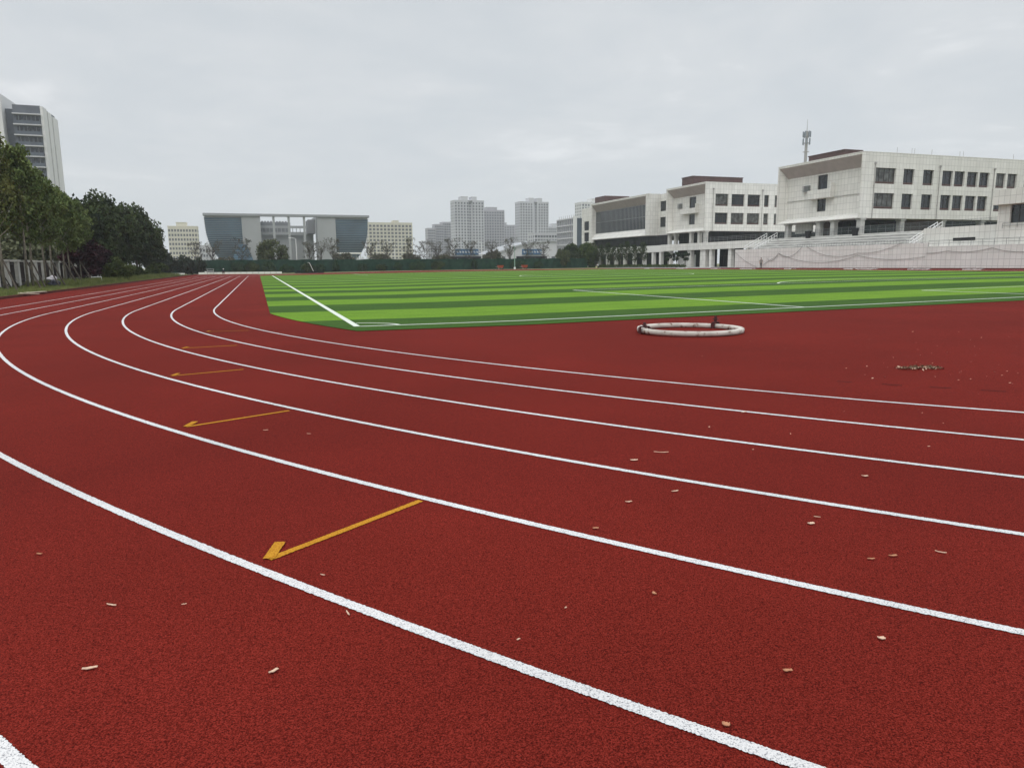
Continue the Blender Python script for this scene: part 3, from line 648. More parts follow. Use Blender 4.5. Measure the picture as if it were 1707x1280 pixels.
apartment('apartment_block', 'tallest lilac-grey block of the stepped row, touching the left tall tower', 173.8, 186.3, 808, 14, 50.8, 17, 5, W_lilac, group='stepped grey apartment blocks')
apartment('apartment_tower', 'tall pale tower with twin roof boxes, left of the two tallest far towers', 159.9, 191.4, 700, 16, 66.3, 22, 10, W_grey, bumps=[(167.3, 174.5, 70.2), (178.6, 184.0, 70.0)], recess=(175.0, 179.5), group='tall far apartment towers')
apartment('apartment_tower', 'mid-height grey tower tucked against the right side of the left tall tower', 203.7, 227.3, 740, 16, 60.2, 20, 8, W_lilac, bumps=[(207.4, 219.1, 63.3)], group='tall far apartment towers')
apartment('apartment_block', 'low lilac-grey block in the gap between the two tallest far towers', 254.0, 285.4, 850, 14, 50.5, 16, 9, W_lilac, bumps=[(258, 268, 53.5)])
apartment('apartment_tower', 'tall pale tower with twin roof boxes, right of the two tallest far towers', 245.8, 280.1, 740, 16, 70.0, 23, 11, W_grey, bumps=[(256.8, 262.7, 74.2), (266.7, 272.8, 74.2)], recess=(262.9, 266.5), group='tall far apartment towers')
apartment('apartment_block', 'grey block to the right of the right tall tower', 296.4, 311.4, 780, 14, 45.0, 15, 6, W_grey, bumps=[(301.5, 308.6, 48.8)])
apartment('office_block', 'low bluish office block below the right tall tower', 178.0, 200.1, 520, 14, 26.0, 8, 9, W_grey, wd=2.0, gl=M_glass, cat_='office block')
apartment('apartment_tower', 'white tower showing only its top behind the farthest school block', 265.8, 290.0, 620, 16, 60.0, 20, 8, W_white, bumps=[(276.6, 284.0, 63.4)])
apartment('low_house', 'low grey building with a dark flat roof beside the left beige block', -69.7, -60.8, 500, 12, 15.0, 4, 5, W_grey, side='e', cat_='building')
# banded grey high-rise at the left edge
W_dark2 = mat('blue_grey_balcony_glass', (0.095, 0.11, 0.135), 0.4, 0.4, 0.1, 0.4)
ht_ = empty('apartment_tower', (0, 0, 0.3), 'grey banded high-rise with white side wall standing above the trees at the left edge', 'apartment tower')
W_dark = mat('grey_balcony_wall', (0.115, 0.125, 0.145), 0.7, 0.3, 0.08, 0.4)
mb = MB(); mb.box(-97.2, -90.3, 222, 238, 0, 47.4); mb.box(-99.5, -97.21, 224, 238, 0, 46.5); mb.obj('core', W_dark, ht_)
mb = MB(); mb.box(-90.29, -89.6, 221.7, 226, 0, 47.2); mb.box(-90.28, -89.35, 226.2, 230, 0, 46.6); mb.box(-90.27, -89.1, 230.2, 236, 0, 46.0); mb.obj('side_wall', W_white, ht_)
mb = MB(); mb.box(-108.0, -99.6, 221, 238, 0, 50.0); mb.obj('white_wing', W_white, ht_)
for k in range(16):
    z = 45.0 - 2.93 * k
    mb = MB(); mb.box(-97.2, -90.32, 220.9, 221.99, z - 0.32, z); mb.obj('balcony_slab', W_grey, ht_); mb = MB(); mb.box(-97.0, -90.4, 220.92, 221.0, z - 2.9, z - 2.0); mb.obj('balcony_panel', W_dark2, ht_)
    if z > 4:
        for x, wdt in ((-95.9, 1.2), (-93.9, 1.6), (-91.7, 1.6)):
            w_ = MB(); w_.box(x - wdt / 2, x + wdt / 2, 221.9, 221.985, z - 2.4, z - 0.6); w_.box(x - .04, x + .04, 221.86, 221.895, z - 2.4, z - 0.6, 1); w_.obj('window', [M_glass, M_lframe], ht_)
# bowl-shaped museum
mu = empty('museum', (0, 0, 0), 'bowl-shaped grey glass museum with a flat roof and open columned centre', 'museum')
def louvre_mat(name, c1, c2, sp):
    m = bpy.data.materials.new(name); m.use_nodes = True; t = m.node_tree; p = t.nodes['Principled BSDF']; p.inputs['Roughness'].default_value = 0.35
    g = N(t, 'ShaderNodeTexCoord'); s = N(t, 'ShaderNodeSeparateXYZ'); t.links.new(g.outputs['Object'], s.inputs[0])
    fr = mth(t, 'FRACT', mth(t, 'DIVIDE', s.outputs[2], sp)); n = N(t, 'ShaderNodeTexNoise'); n.inputs['Scale'].default_value = 0.15; t.links.new(g.outputs['Object'], n.inputs['Vector'])
    c = mix(t, mth(t, 'LESS_THAN', fr, 0.3), c1, c2); c = mix(t, 1.0, c, ramp(t, n.outputs[0], [(0.3, (0.75, 0.75, 0.78)), (0.7, (1.2, 1.2, 1.2))]), 'MULTIPLY')
    t.links.new(c, p.inputs['Base Color']); return m
M_louv = louvre_mat('blue_grey_louvred_glass', (0.030, 0.080, 0.130), (0.10, 0.19, 0.26), 0.85)
M_mwall = mat('museum_grey_panel', (0.30, 0.31, 0.315), 0.6, 0.3, 0.06, 0.08)
M_mbeam = mat('museum_roof_grey', (0.27, 0.28, 0.29), 0.6, 0.3)
prof = [(3.0, -2.6, 7.0), (4.6, -1.4, 6.0), (6.2, -0.2, 5.0), (8.2, 1.0, 3.6), (10.5, 2.1, 2.4), (13.0, 2.9, 1.4), (16.0, 3.5, 0.7), (19.5, 3.8, 0.3), (23.6, 4.0, 0.0)]   # z, outward lean, setback
def wing(xi, xo, s, setx=0.0):
    mb = MB(); zs = [0.3] + [p[0] for p in prof]; lean = [-4.4] + [p[1] for p in prof]; sb = [8.5] + [p[2] for p in prof]
    P = []
    for z, l, b in zip(zs, lean, sb):
        P.append([(xi, 328 + b, z), (xo + s * l, 328 + b, z), (xo + s * l, 385 - b, z), (xi, 385 - b, z)])
    for a, b in zip(P, P[1:]):
        for i in range(4): mb.poly([a[i], a[(i + 1) % 4], b[(i + 1) % 4], b[i]])
    mb.poly(P[-1]); mb.obj('glass_wing', M_louv, mu)
    f = MB()
    for k in range(24):
        z = 4.8 + k * 0.8; l = np.interp(z, zs, lean); b = np.interp(z, zs, sb); x0_, x1_ = sorted((xi, xo + s * (l + 0.35))); f.box(x0_, x1_, 328 + b - 0.35, 328 + b - 0.02, z, z + 0.10)
        xa, xb = sorted((xo + s * (l + 0.02), xo + s * (l + 0.35))); f.box(xa, xb, 328 + b, 384 - b, z, z + 0.10)
    f.obj('fin', M_lframe, mu)
wing(-39.5, -51.2, -1); wing(2.3, 13.6, 1)
mb = MB(); mb.box(-55.6, 18.2, 326.8, 330.5, 24.3, 25.35); mb.box(-55.6, -31.4, 330.51, 386, 24.3, 25.34); mb.box(-6.2, 18.2, 330.51, 386, 24.3, 25.34); mb.box(-54.6, -39.6, 327.6, 328.2, 23.6, 24.297); mb.box(2.4, 17.3, 327.6, 328.2, 23.6, 24.297); mb.obj('roof', M_mbeam, mu)
mb = MB(); mb.box(-39.48, -31.4, 327.4, 340, 0.3, 24.297); mb.obj('pier', M_mwall, mu); mb = MB(); mb.box(-6.2, 2.28, 327.4, 340, 0.3, 24.297); mb.obj('pier', M_mwall, mu)
for x in (-25.6, -18.9, -12.0):
    mb = MB(); mb.box(x - 0.5, x + 0.5, 327.5, 328.7, 0.3, 24.297); mb.obj('column', M_mwall, mu)
mb = MB(); mb.box(-31.38, -6.22, 352, 353, 17.2, 18.4); mb.box(-31.38, -6.22, 351.6, 352, 20.2, 21.4); mb.box(-31.38, -6.22, 354, 356, 0.3, 17.2)
for k in range(14): mb.box(-30.8 + k * 1.8, -30.5 + k * 1.8, 351.7, 352.3, 18.4, 20.2)
mb.obj('gallery', M_mwall, mu)
mb = MB(); mb.box(-31.38, -17.0, 357.2, 357.8, 18.0, 23.4)
for k in range(10): mb.box(-30.8 + k * 1.4, -29.9 + k * 1.4, 357.0, 357.19, 18.2, 23.9)
mb.box(-9.5, -6.22, 340.2, 357, 17.21, 23.8); mb.obj('inner_wall', mat('shaded_gallery_wall', (0.19, 0.195, 0.205), 0.8, 0.2, 0.1, 0.2), mu)
mb = MB(); mb.poly([(-42, 326, 0.4), (-34, 326, 0.4), (-38, 326, 11.5), (-40.5, 326, 11.5)]); mb.poly([(-46.5, 325.5, 0.4), (-42, 325.5, 0.4), (-40.5, 325.5, 11.5), (-41.5, 325.5, 11.5)]); mb.obj('stair_screen', M_louv, mu)
# glazed office slab seen end on, next to the school
of = empty('office_block', (0, 0, 0.4), 'dark glass office block with a pale grid facade beside the farthest school block', 'office block')
mb = MB(); mb.box(74.0, 96, 212, 227, 0, 17.3); mb.obj('wall', mat('slate_blue_panel', (0.07, 0.09, 0.115), 0.4, 0.4, 0.2, 0.2), of)
mb = MB()
for k in range(8): mb.box(73.6, 73.99, 212, 227, 1.0 + k * 2.3, 1.45 + k * 2.3)
for k in range(9): mb.box(73.55, 73.985, 212 + k * 1.85, 212.25 + k * 1.85, 0, 17.3)
mb.obj('facade_grid', W_grey, of)
mb = MB(); mb.box(73.5, 74.6, 210.9, 211.99, 0, 18.0); mb.obj('corner_pier', W_white, of)
mb = MB()
for k in range(8): mb.cyl(74.3, 213 + k * 1.9, 17.3, 18.6, 0.08, 5)
mb.obj('roof_post', M_pipe, of)
# pale arched hall
ha = empty('arched_hall', (0, 0, 0.4), 'pale low hall with a shallow curved white roof beyond the trees, below the far towers', 'hall')
mb = MB(); n = 24
for i in range(n):
    a, b = i / n, (i + 1) / n
    za, zb = [6.0 + 11.5 * math.sin(math.pi * (0.06 + 0.62 * q)) for q in (a, b)]; xa, xb = 113 + 60 * a, 113 + 60 * b
    mb.poly([(xa, 430, za), (xb, 430, zb), (xb, 470, zb), (xa, 470, za)], 1); mb.poly([(xa, 430, za - 1.2), (xb, 430, zb - 1.2), (xb, 430, zb), (xa, 430, za)], 1); mb.poly([(xa, 431, 0), (xb, 431, 0), (xb, 431, zb - 1.2), (xa, 431, za - 1.2)])
mb.poly([(113, 430, 0), (113, 470, 0), (113, 470, 8), (113, 430, 8)]); mb.obj('shell', [W_grey, mat('white_roof_sheet', (0.36, 0.37, 0.385), 0.7, 0.1)], ha)
mb = MB()
for k in range(14): mb.box(116 + k * 4, 118.6 + k * 4, 430.9, 430.98, 2, 6.5)
mb.obj('window_band', M_fglass, ha)
# small shops with blue fascia
M_blue = mat('blue_sign_board', (0.055, 0.12, 0.22), 0.6, 0.3, 0.15, 0.6); M_dab = mat('white_sign_stroke', (0.7, 0.72, 0.74), 0.6, 0.3)
for (x0, x1, lab) in ((26.6, 34.4, 'low shop with a wide blue sign board behind the green windbreak, left one'), (49.6, 56.5, 'low shop with a blue sign board, right one near the dense bushes')):
    s = empty('shop', (0, 0, 0.3), lab, 'shop', 'small shops behind the windbreak')
    mb = MB(); mb.box(x0 - 3, x1 + 3, 200, 208, 0, 4.6); mb.obj('wall', W_grey, s)
    mb = MB(); mb.box(x0, x1, 199.6, 199.99, 4.4, 6.3); mb.obj('sign_board', M_blue, s)
    mb = MB(); k0 = int((x1 - x0) / 0.95)
    for k in range(k0):
        xx = x0 + 0.5 + k * 0.95; mb.box(xx, xx + 0.14, 199.5, 199.58, 5.05, 5.7); mb.box(xx + .16, xx + 0.5, 199.5, 199.58, 5.3, 5.42); mb.box(xx + 0.3, xx + 0.42, 199.5, 199.58, 5.0, 5.28)
    mb.obj('sign_stroke', M_dab, s)
    mb = MB(); mb.box(x0 - 2, x1 + 2, 199.8, 199.98, 0.6, 3.9); mb.obj('shop_window', M_glass2, s)
sh = empty('shelter', (0, 0, 0.3), 'long low shelter with a white fascia in front of the museum right wing', 'shelter')
mb = MB(); mb.box(-12.0, -5.2, 186, 189, 4.6, 5.0); mb.obj('canopy', M_white, sh)
mb = MB()
for k in range(6): mb.cyl(-11.7 + k * 1.25, 186.3, 0, 4.6, 0.07, 6)
mb.obj('post', M_pipe, sh)
mb = MB()
for k in range(9): mb.box(-11.6 + k * 1.35 - 0.1, -11.6 + k * 1.35 + 0.6, 187.6, 187.8, 3.1, 3.7)
mb.obj('white_panel', M_dab, sh)

# ------------------------------------------------------------------ foliage
def leaf_mesh(name, centers, radii, n, size, m, seed, vert=0.0):
    """n small leaf clumps (bent quads) spread through blobs: centres (k,3), radii (k,3)."""
    rg = np.random.default_rng(seed); centers = np.array(centers, float); radii = np.array(radii, float)
    wgt = radii.prod(axis=1) ** 0.7; idx = rg.choice(len(centers), n, p=wgt / wgt.sum())
    d = rg.normal(size=(n, 3)); d /= np.linalg.norm(d, axis=1)[:, None]; r = rg.random(n) ** 0.45
    pos = centers[idx] + d * r[:, None] * radii[idx]
    a = rg.normal(size=(n, 3)); a[:, 2] += vert * np.sign(a[:, 2]); a /= np.linalg.norm(a, axis=1)[:, None]
    b = np.cross(a, rg.normal(size=(n, 3))); b /= np.linalg.norm(b, axis=1)[:, None]
    s = size * (0.55 + 0.9 * rg.random(n))[:, None]
    L = a * s; Wd = b * s * 0.55
    v = np.stack([pos - L, pos + Wd, pos + L, pos - Wd], 1).reshape(-1, 3)
    f = np.arange(4 * n).reshape(-1, 4)
    me = bpy.data.meshes.new(name); me.from_pydata(v.tolist(), [], f.tolist()); me.materials.append(m); me.update(); return me
def poplar(seed, m, H=9.0, n=3200, width=1.5, base=3.5, sparse=False):
    rg = random.Random(seed); cs = []; rs = []; wood = MB(); lean = rg.uniform(-.25, .25)
    tr_ = [(0, 0, 0), (lean * .3, 0.05, H * .35), (lean * .7, -.05, H * .65), (lean, 0, H * .97)]
    wood.tube(tr_, [0.085, 0.068, 0.045, 0.012], 7)
    nb = 34
    for i in range(nb):
        t = base / H + (1 - base / H) * (i / nb) ** 0.9; z = t * H; a = rg.uniform(0, 6.28); ln = (0.10 + width * (1 - abs(t - 0.48) * 1.55)) * rg.uniform(0.55, 1.2); ln = max(ln, .25)
        rise = rg.uniform(0.7, 1.5) * ln; x0 = lean * t
        p = [(x0, 0, z), (x0 + math.cos(a) * ln * .5, math.sin(a) * ln * .5, z + rise * .4), (x0 + math.cos(a) * ln, math.sin(a) * ln, min(z + rise, H + .2))]
        wood.tube(p, [0.035, 0.022, 0.008], 4)
        for q in (0.45, 0.8, 1.05):
            cs.append((x0 + math.cos(a) * ln * q, math.sin(a) * ln * q, min(z + rise * q, H))); rr = rg.uniform(.22, .5) * (0.75 if sparse else 1.0); rs.append((rr, rr, rr * 1.5))
    cs.append((lean, 0, H - .2)); rs.append((.25, .25, .7))
    return wood.mesh('trunk', M_bark_pale, True), leaf_mesh('crown', cs, rs, n, 0.115, m, seed, 0.4)
def round_tree(seed, m, H, R, n, size=0.16, base=0.3, bark=M_bark, droop=0.0, blobs=26, flat=1.0, stems=1):
    rg = random.Random(seed); cs = []; rs = []; wood = MB(); zc_ = H * base + (H - H * base) * .5; rz = (H - H * base) / 2
    for s in range(stems):
        ox = rg.uniform(-.3, .3) * (stems > 1); wood.tube([(ox, 0, 0), (ox + rg.uniform(-.1, .1), rg.uniform(-.1, .1), H * base), (ox + rg.uniform(-.3, .3), rg.uniform(-.3, .3), H * .8)], [0.05 + H * .012, 0.04 + H * .009, 0.015], 7)
    for i in range(blobs):
        while True:
            q = [rg.uniform(-1, 1) for _ in range(3)]
            l = math.sqrt(sum(c * c for c in q))
            if 0.25 < l <= 1: break
        k = rg.uniform(.75, 1.05) / max(l, .62); p = (q[0] * R * k * .85, q[1] * R * k * .85, zc_ + q[2] * rz * k * .85)
        rr = R * rg.uniform(.24, .42); cs.append(p); rs.append((rr, rr, rr * (flat + droop)))
        wood.tube([(0, 0, H * base * rg.uniform(.8, 1.3)), (p[0] * .5, p[1] * .5, (p[2] + H * base) * .52), p], [0.03 + H * .004, 0.02, 0.008], 4)
    return wood.mesh('trunk', bark, True), leaf_mesh('crown', cs, rs, n, size, m, seed, 0.8 * droop)
def thin_tree(seed, m, H, n, size=0.13, spread=1.5):
    rg = random.Random(seed); wood = MB(); cs = []; rs = []
    wood.tube([(0, 0, 0), (.05, 0, H * .3), (-.05, .05, H * .9)], [.09, .07, .01], 6)
    for i in range(30):
        z = H * rg.uniform(.28, .8); a = rg.uniform(0, 6.28); ln = spread * rg.uniform(.4, 1.0); zz = min(z + ln * rg.uniform(.7, 1.5), H)
        p2 = (math.cos(a) * ln, math.sin(a) * ln, zz); wood.tube([(0, 0, z), (p2[0] * .5, p2[1] * .5, z + (zz - z) * .4), p2], [.055, .04, .022], 4)
        for j in range(3):
            p3 = (p2[0] + rg.uniform(-.5, .5), p2[1] + rg.uniform(-.5, .5), min(zz + rg.uniform(.1, .7), H + .2)); wood.tube([p2, p3], [.028, .014], 4)
            cs.append(p3); rs.append((.35, .35, .4))
    return wood.mesh('trunk', M_darkbark, True), leaf_mesh('crown', cs, rs, n, size, m, seed)
def plant(name, label, cat_, pair, loc, rz=0.0, sc=1.0, group=None, lean=0.0):
    e = empty(name, loc, label, cat_, group, rz); e.scale = sc if isinstance(sc, tuple) else (sc, sc, sc); e.rotation_euler = (0, lean, rz)
    inst('trunk', pair[0], e); inst('crown', pair[1], e); return e
P1 = [poplar(s, L_pop, 9.2, 5600, 1.5) for s in (1, 2, 3)]; PY = poplar(9, L_pop_y, 9.4, 3800, 1.4, 3.0, True)
pop = [(-49.0, 26.3, PY, 1.04, 'yellowing thin poplar, leftmost tree at the picture edge'), (-50.2, 29.0, P1[2], 0.93, 'green poplar directly right of the yellowing one'),
       (-49.0, 31.2, P1[0], 1.0, 'tall green poplar standing before the high-rise'), (-49.3, 33.6, P1[1], 0.94, 'poplar below the right edge of the high-rise'),
       (-49.0, 36.0, P1[2], 0.90, 'poplar whose trunk stands behind the white bundle in the grass'), (-49.2, 38.6, P1[0], 0.86, 'sixth poplar from the left in the propped row'),
       (-49.0, 41.6, P1[1], 0.83, 'seventh poplar from the left in the propped row'), (-49.2, 44.6, P1[2], 0.80, 'eighth poplar from the left in the propped row'),
       (-49.1, 48.0, P1[0], 0.77, 'last low poplar of the propped row, beside the purple plum')]
for i, (x, y, pr, s, lab) in enumerate(pop):
    plant('poplar_tree', lab, 'tree', pr, (x, y, -0.06), i * 1.9, s, 'propped poplars along the wall')
# props: pairs of wooden poles leaning on the poplars
M_prop = mat('grey_wooden_pole', (0.060, 0.050, 0.040), 0.9, 0.1, 0.2, 6)
ord_ = ['first', 'second', 'third', 'fourth', 'fifth', 'sixth', 'seventh', 'eighth', 'ninth']
for i, (x, y, pr, s, lab) in enumerate(pop):
    nm = 'the yellowing leftmost poplar' if i == 0 else ('the last low poplar beside the plum' if i == 8 else 'the %s poplar from the left' % ord_[i])
    mb = MB(); mb.tube([(x + 0.08, y - .05, 2.0), (x + 1.7, y - 3.6, -0.05)], [0.045, 0.06], 6)
    tag(mb.obj('support_pole', M_prop), 'slanting wooden prop pole leaning on %s' % nm, 'prop pole', 'prop poles of the poplars')
    mb = MB(); mb.tube([(x - 0.02, y + .1, 2.05), (x + 0.55, y + 1.2, -0.05)], [0.03, 0.04], 6)
    tag(mb.obj('support_pole', M_prop), 'steep wooden prop pole close to the trunk of %s' % nm, 'prop pole', 'prop poles of the poplars')
# boundary fence: pale pillars with dark railings between
M_pillar = mat('pale_weathered_pillar', (0.54, 0.53, 0.50), 0.85, 0.2, 0.16, 1.5, 0.2, 12)
fe = empty('boundary_fence', (0, 0, 0), 'boundary fence of pale concrete pillars with dark railings behind the poplars', 'fence')
ys = [23.6 + 2.3 * k for k in range(23)]
for y in ys:
    mb = MB(); mb.box(-50.80, -50.45, y - .24, y + .24, -0.05, 1.92); mb.box(-50.87, -50.38, y - .31, y + .31, 1.923, 2.06); mb.obj('pillar', M_pillar, fe)
for a, b in zip(ys, ys[1:]):
    mb = MB(); mb.box(-50.75, -50.5, a + .34, b - .34, -0.05, 0.35)
    for z in (0.6, 1.72): mb.box(-50.66, -50.6, a + .34, b - .34, z, z + .05)
    for k in range(11): mb.box(-50.65, -50.61, a + .40 + k * .14, a + .43 + k * .14, .36, 1.9)
    mb.obj('railing_panel', M_frame, fe)
# shrubs behind the fence
BH = [round_tree(s, L_grey, 4.2, 1.9, 2600, 0.17, 0.08, M_darkbark) for s in (31, 32)]
for i, y in enumerate((24.5, 28.5, 32.5, 36.5, 40.5, 45.0, 49.5, 54)):
    plant('shrub', 'grey-green shrub behind the pillar fence, %s from the left' % ord_[i], 'shrub', BH[i % 2], (-53.6 + (i % 2) * .8, y, 0), i * 1.3, 0.95 + .12 * (i % 3), 'grey-green shrubs behind the fence')
BD = round_tree(33, L_pop, 6.2, 2.6, 4200, 0.22, 0.1, M_bark)
for i, (x, y) in enumerate(((-58.5, 33), (-58, 41), (-58.5, 49), (-57.5, 57))):
    plant('tree', 'broad green background tree beyond the fence, %s from the left' % ord_[i], 'tree', BD, (x, y, 0), i * 2.1, 1.0 + .05 * i, 'broad trees beyond the fence')
WL = [round_tree(s, L_wil, 10, 3.6, 7500, 0.22, 0.30, M_darkbark, 0.5, 34) for s in (41, 42, 43)]
wl = [(-51.0, 62.0, 0.82, 'dark dense tree at the left end of the willow clump, above the plum'), (-51.5, 67.0, 0.96, 'tallest-looking pointed dark tree of the willow clump'), (-51.0, 75.0, 0.98, 'dense dark tree, third from the left in the willow clump'), (-52.0, 84.5, 1.02, 'dense dark tree in the middle of the willow clump'), (-51.0, 94.0, 1.03, 'dense dark tree right of the middle of the willow clump'), (-51.5, 101.0, 1.0, 'dense dark tree, second from the right in the willow clump'), (-51.5, 110.0, .96, 'lighter dense tree at the right end of the willow clump'), (-52.0, 117.0, 0.78, 'low dark tree ending the willow clump beside the beige block')]
for i, (x, y, s, lab) in enumerate(wl): plant('willow_tree', lab, 'tree', WL[i % 3], (x, y, -.1), i * 2.3, (s, s, s * .95), 'dense dark trees by the far straight')
plant('plum_tree', 'purple-leaved plum tree with low branches at the start of the dark trees', 'tree', round_tree(51, L_red, 4.3, 1.7, 3600, 0.15, 0.14, M_darkbark, 0, 26, 1.1, 3), (-49.2, 49.2, -.05))
plant('plum_tree', 'second purple-leaved plum tree half hidden behind the round bush', 'tree', round_tree(52, L_red, 4.0, 1.6, 2800, 0.16, 0.14, M_darkbark, 0, 22, 1.0, 2), (-49.6, 56.0, -.05))
plant('bush', 'big round clipped green bush on the grass beside the track', 'bush', round_tree(53, L_round, 2.5, 1.6, 6000, 0.09, 0.0, M_darkbark, 0, 40), (-47.6, 56.6, -.1))
plant('bush', 'smaller round green bush touching the right side of the big clipped one', 'bush', round_tree(54, L_round, 2.2, 1.4, 4200, 0.10, 0.0, M_darkbark, 0, 32), (-48.2, 61.6, -.1))
LB = [round_tree(s, L_bush, 2.2, 1.9, 2600, 0.15, 0.0, M_darkbark, 0, 24, .8) for s in (55, 56)]
for i, (x, y, s, lab) in enumerate(((-49.6, 69, .8, 'low loose bush right of the clipped bushes'), (-49.4, 77, .85, 'low loose bush with yellow-green leaves under the willow clump'), (-49.6, 86, .75, 'low loose bush beside the track under the middle of the willow clump'), (-49.2, 95, .8, 'low loose bush beside the track under the right half of the willow clump'), (-49.6, 107, 1.0, 'dark loose bush at the right foot of the willow clump'))):
    plant('bush', lab, 'bush', LB[i % 2], (x, y, -.1), i, s, 'loose bushes beside the track')
DS = [round_tree(s, L_dark, 4.6, 2.4, 3200, 0.22, 0.05, M_darkbark, .3, 24) for s in (61, 62)]
for i, (x, y, s, lab) in enumerate(((-51.5, 137, 1.0, 'dark shrub nearest the willow clump before the windbreak'), (-48.5, 140.5, 0.9, 'dark shrub in front of the left end of the windbreak'), (-45.8, 141.5, 0.7, 'small dark shrub just left of the grey stand by the track end'), (-54, 143, 1.2, 'tall dark shrub behind the low shrubs at the left windbreak end'))):
    plant('shrub', lab, 'shrub', DS[i % 2], (x, y, -.1), i, s, 'dark shrubs at the left end of the windbreak')
# windbreak and trees at the far end
wb = empty('windbreak_fence', (0, 0, 0), 'long dark green windbreak fence across the far end of the sports ground', 'fence')
mb = MB()
for i in range(100):
    xa, xb = -52 + i * 1.02, -52 + (i + 1) * 1.02
    q = lambda x: 150 + 0.10 * math.sin(x * 3.1) + .06 * math.sin(x * 7.7)
    mb.poly([(xa, q(xa), 0), (xb, q(xb), 0), (xb, q(xb) + .05 * math.sin(xb), 3.0 + .07 * math.sin(xb * 1.3)), (xa, q(xa) + .05 * math.sin(xa), 3.0 + .07 * math.sin(xa * 1.3))])
mb.obj('netting', M_net, wb)
for k in range(35):
    mb = MB(); mb.cyl(-52 + k * 3, 150.3, -.05, 3.15, 0.05, 6); mb.obj('post', M_pipe, wb)
# climbing plants and shrubs growing along the netting
CR = [round_tree(s, l, 2.7, 2.3, 1700, 0.20, 0.0, M_darkbark, 0, 22, .9) for s, l in ((71, L_hedge), (72, L_wil), (73, L_hedge))]
rg = random.Random(5)
cl_x = [-38.0, -35.2, -31.5, -27.4, -22.8, -20.0, -16.5, -10.0, -5.5, -1.5, 3.5, 8.5, 18.0, 30.0, 35.5]
for i, x in enumerate(cl_x):
    plant('shrub', 'dark shrub growing against the green windbreak, number %d counted from its left end' % (i + 1), 'shrub', CR[(0, 1, 0, 2, 1, 0, 2)[i % 7]], (x, 149.0, -.1 + gz(x)), rg.uniform(0, 6), (rg.uniform(.6, 1.0), .4, rg.uniform(.65, 1.0)), 'shrubs along the windbreak')
plant('olive_tree', 'big round olive-green tree in front of the museum', 'tree', round_tree(81, L_olive, 7.8, 3.7, 7500, 0.22, 0.1, M_bark, 0, 40, .9), (-30.2, 153.5, 0))
TT = [thin_tree(s, L_thin, 7.4, n, 0.14, 1.9) for s, n in ((91, 420), (92, 260), (93, 520))]
tf_ = [(-47.5, 'thin leafless tree before the left beige block'), (-43.8, 'second thin tree, in the gap left of the museum'), (-37.1, 'thin tree with spreading bare branches before the museum left wing'), (-21.5, 'thin tree directly right of the olive tree'), (-18.6, 'thin tree before the museum columns'), (-15.7, 'thin tree before the right pier of the museum'), (-6.5, 'thin tree at the right edge of the museum'), (-2.0, 'thin tree before the left half of the cream block'), (4.0, 'thin tree before the right half of the cream block'), (7.6, 'thin tree in the gap right of the cream block'), (10.8, 'thin tree before the stepped grey blocks'), (15.3, 'thin tree at the foot of the left tall tower'), (20.3, 'thin tree over the left blue shop sign'), (26.2, 'thin tree right of the white lamp post'), (31.4, 'thin tree left of the green lamp post, before the arched hall'), (36.7, 'thin tree at the foot of the right tall tower'), (41.1, 'thin tree next to the dense bushes on the right')]
for i, (x, lab) in enumerate(tf_): plant('young_tree', lab, 'tree', TT[i % 3], (x, 160, gz(x)), i * 1.7, 0.93 + .06 * (i % 3), 'thin young trees behind the windbreak')
HM = [round_tree(s, L_thin, 5.0, 3.2, 2600, 0.24, 0.05, M_darkbark, 0, 28, .8) for s in (101, 102)]
for i, x in enumerate((-41, -12.5, -3.0, 5.8, 14.5, 29.0)):
    plant('shrub', 'brownish shrub showing above the green windbreak, %s from the left' % ord_[i], 'shrub', HM[i % 2], (x, 168, gz(x)), i * 1.1, .85 + .06 * (i % 3), 'brownish shrubs beyond the windbreak')
RB = [round_tree(s, l, 6.6, 2.9, 5200, 0.24, 0.05, M_darkbark, .3, 30) for s, l in ((111, L_olive), (112, L_wil), (113, L_bush))]
for i, (x, y, s, lab) in enumerate(((43.0, 151, .75, 'olive-green bush at the right end of the windbreak'), (46.5, 153, .95, 'tall mid-green bush, second in the clump left of the school'), (50.5, 152, 1.0, 'dark tall bush in the middle of the clump left of the school'), (53.5, 156, 1.0, 'mid-green bush in the clump touching the glass office block'), (55.0, 162, 1.0, 'rightmost bush of the clump, at the end wall of the farthest school block'))):
    plant('bush', lab, 'bush', RB[i % 3], (x, y, .4), i * 1.4, s, 'dense bushes left of the school')
ST = [poplar(s, L_wil, 5.6, 1700, 1.2, 1.2) for s in (121, 122)]
for i, y in enumerate((152, 148, 144.5, 141, 137.5, 134, 130, 126)):
    plant('young_tree', 'slim young tree in the row before the glazed school front, %s from the left' % ord_[i], 'tree', ST[i % 2], (53.3, y, .55), i * 1.2, 0.9 + .08 * (i % 3), 'slim trees before the farthest school block')
SB = round_tree(131, L_dark, 3.3, 1.0, 900, 0.15, .42, M_bark, 0, 16)
for i, y in enumerate((115.0, 111.6, 108.2)):
    plant('young_tree', 'small round-headed dark tree before the middle school block, %s from the left' % ord_[i], 'tree', SB, (53.5, y, .58), i, 1.0, 'round-headed small trees')
HG = leaf_mesh('hedge', [(53.0, 108 + k * 1.0, .9) for k in range(46)], [(.5, .8, .42)] * 46, 6500, 0.12, L_bush, 5)
tag(inst('hedge', HG), 'low clipped green hedge along the foot of the far school blocks', 'hedge')

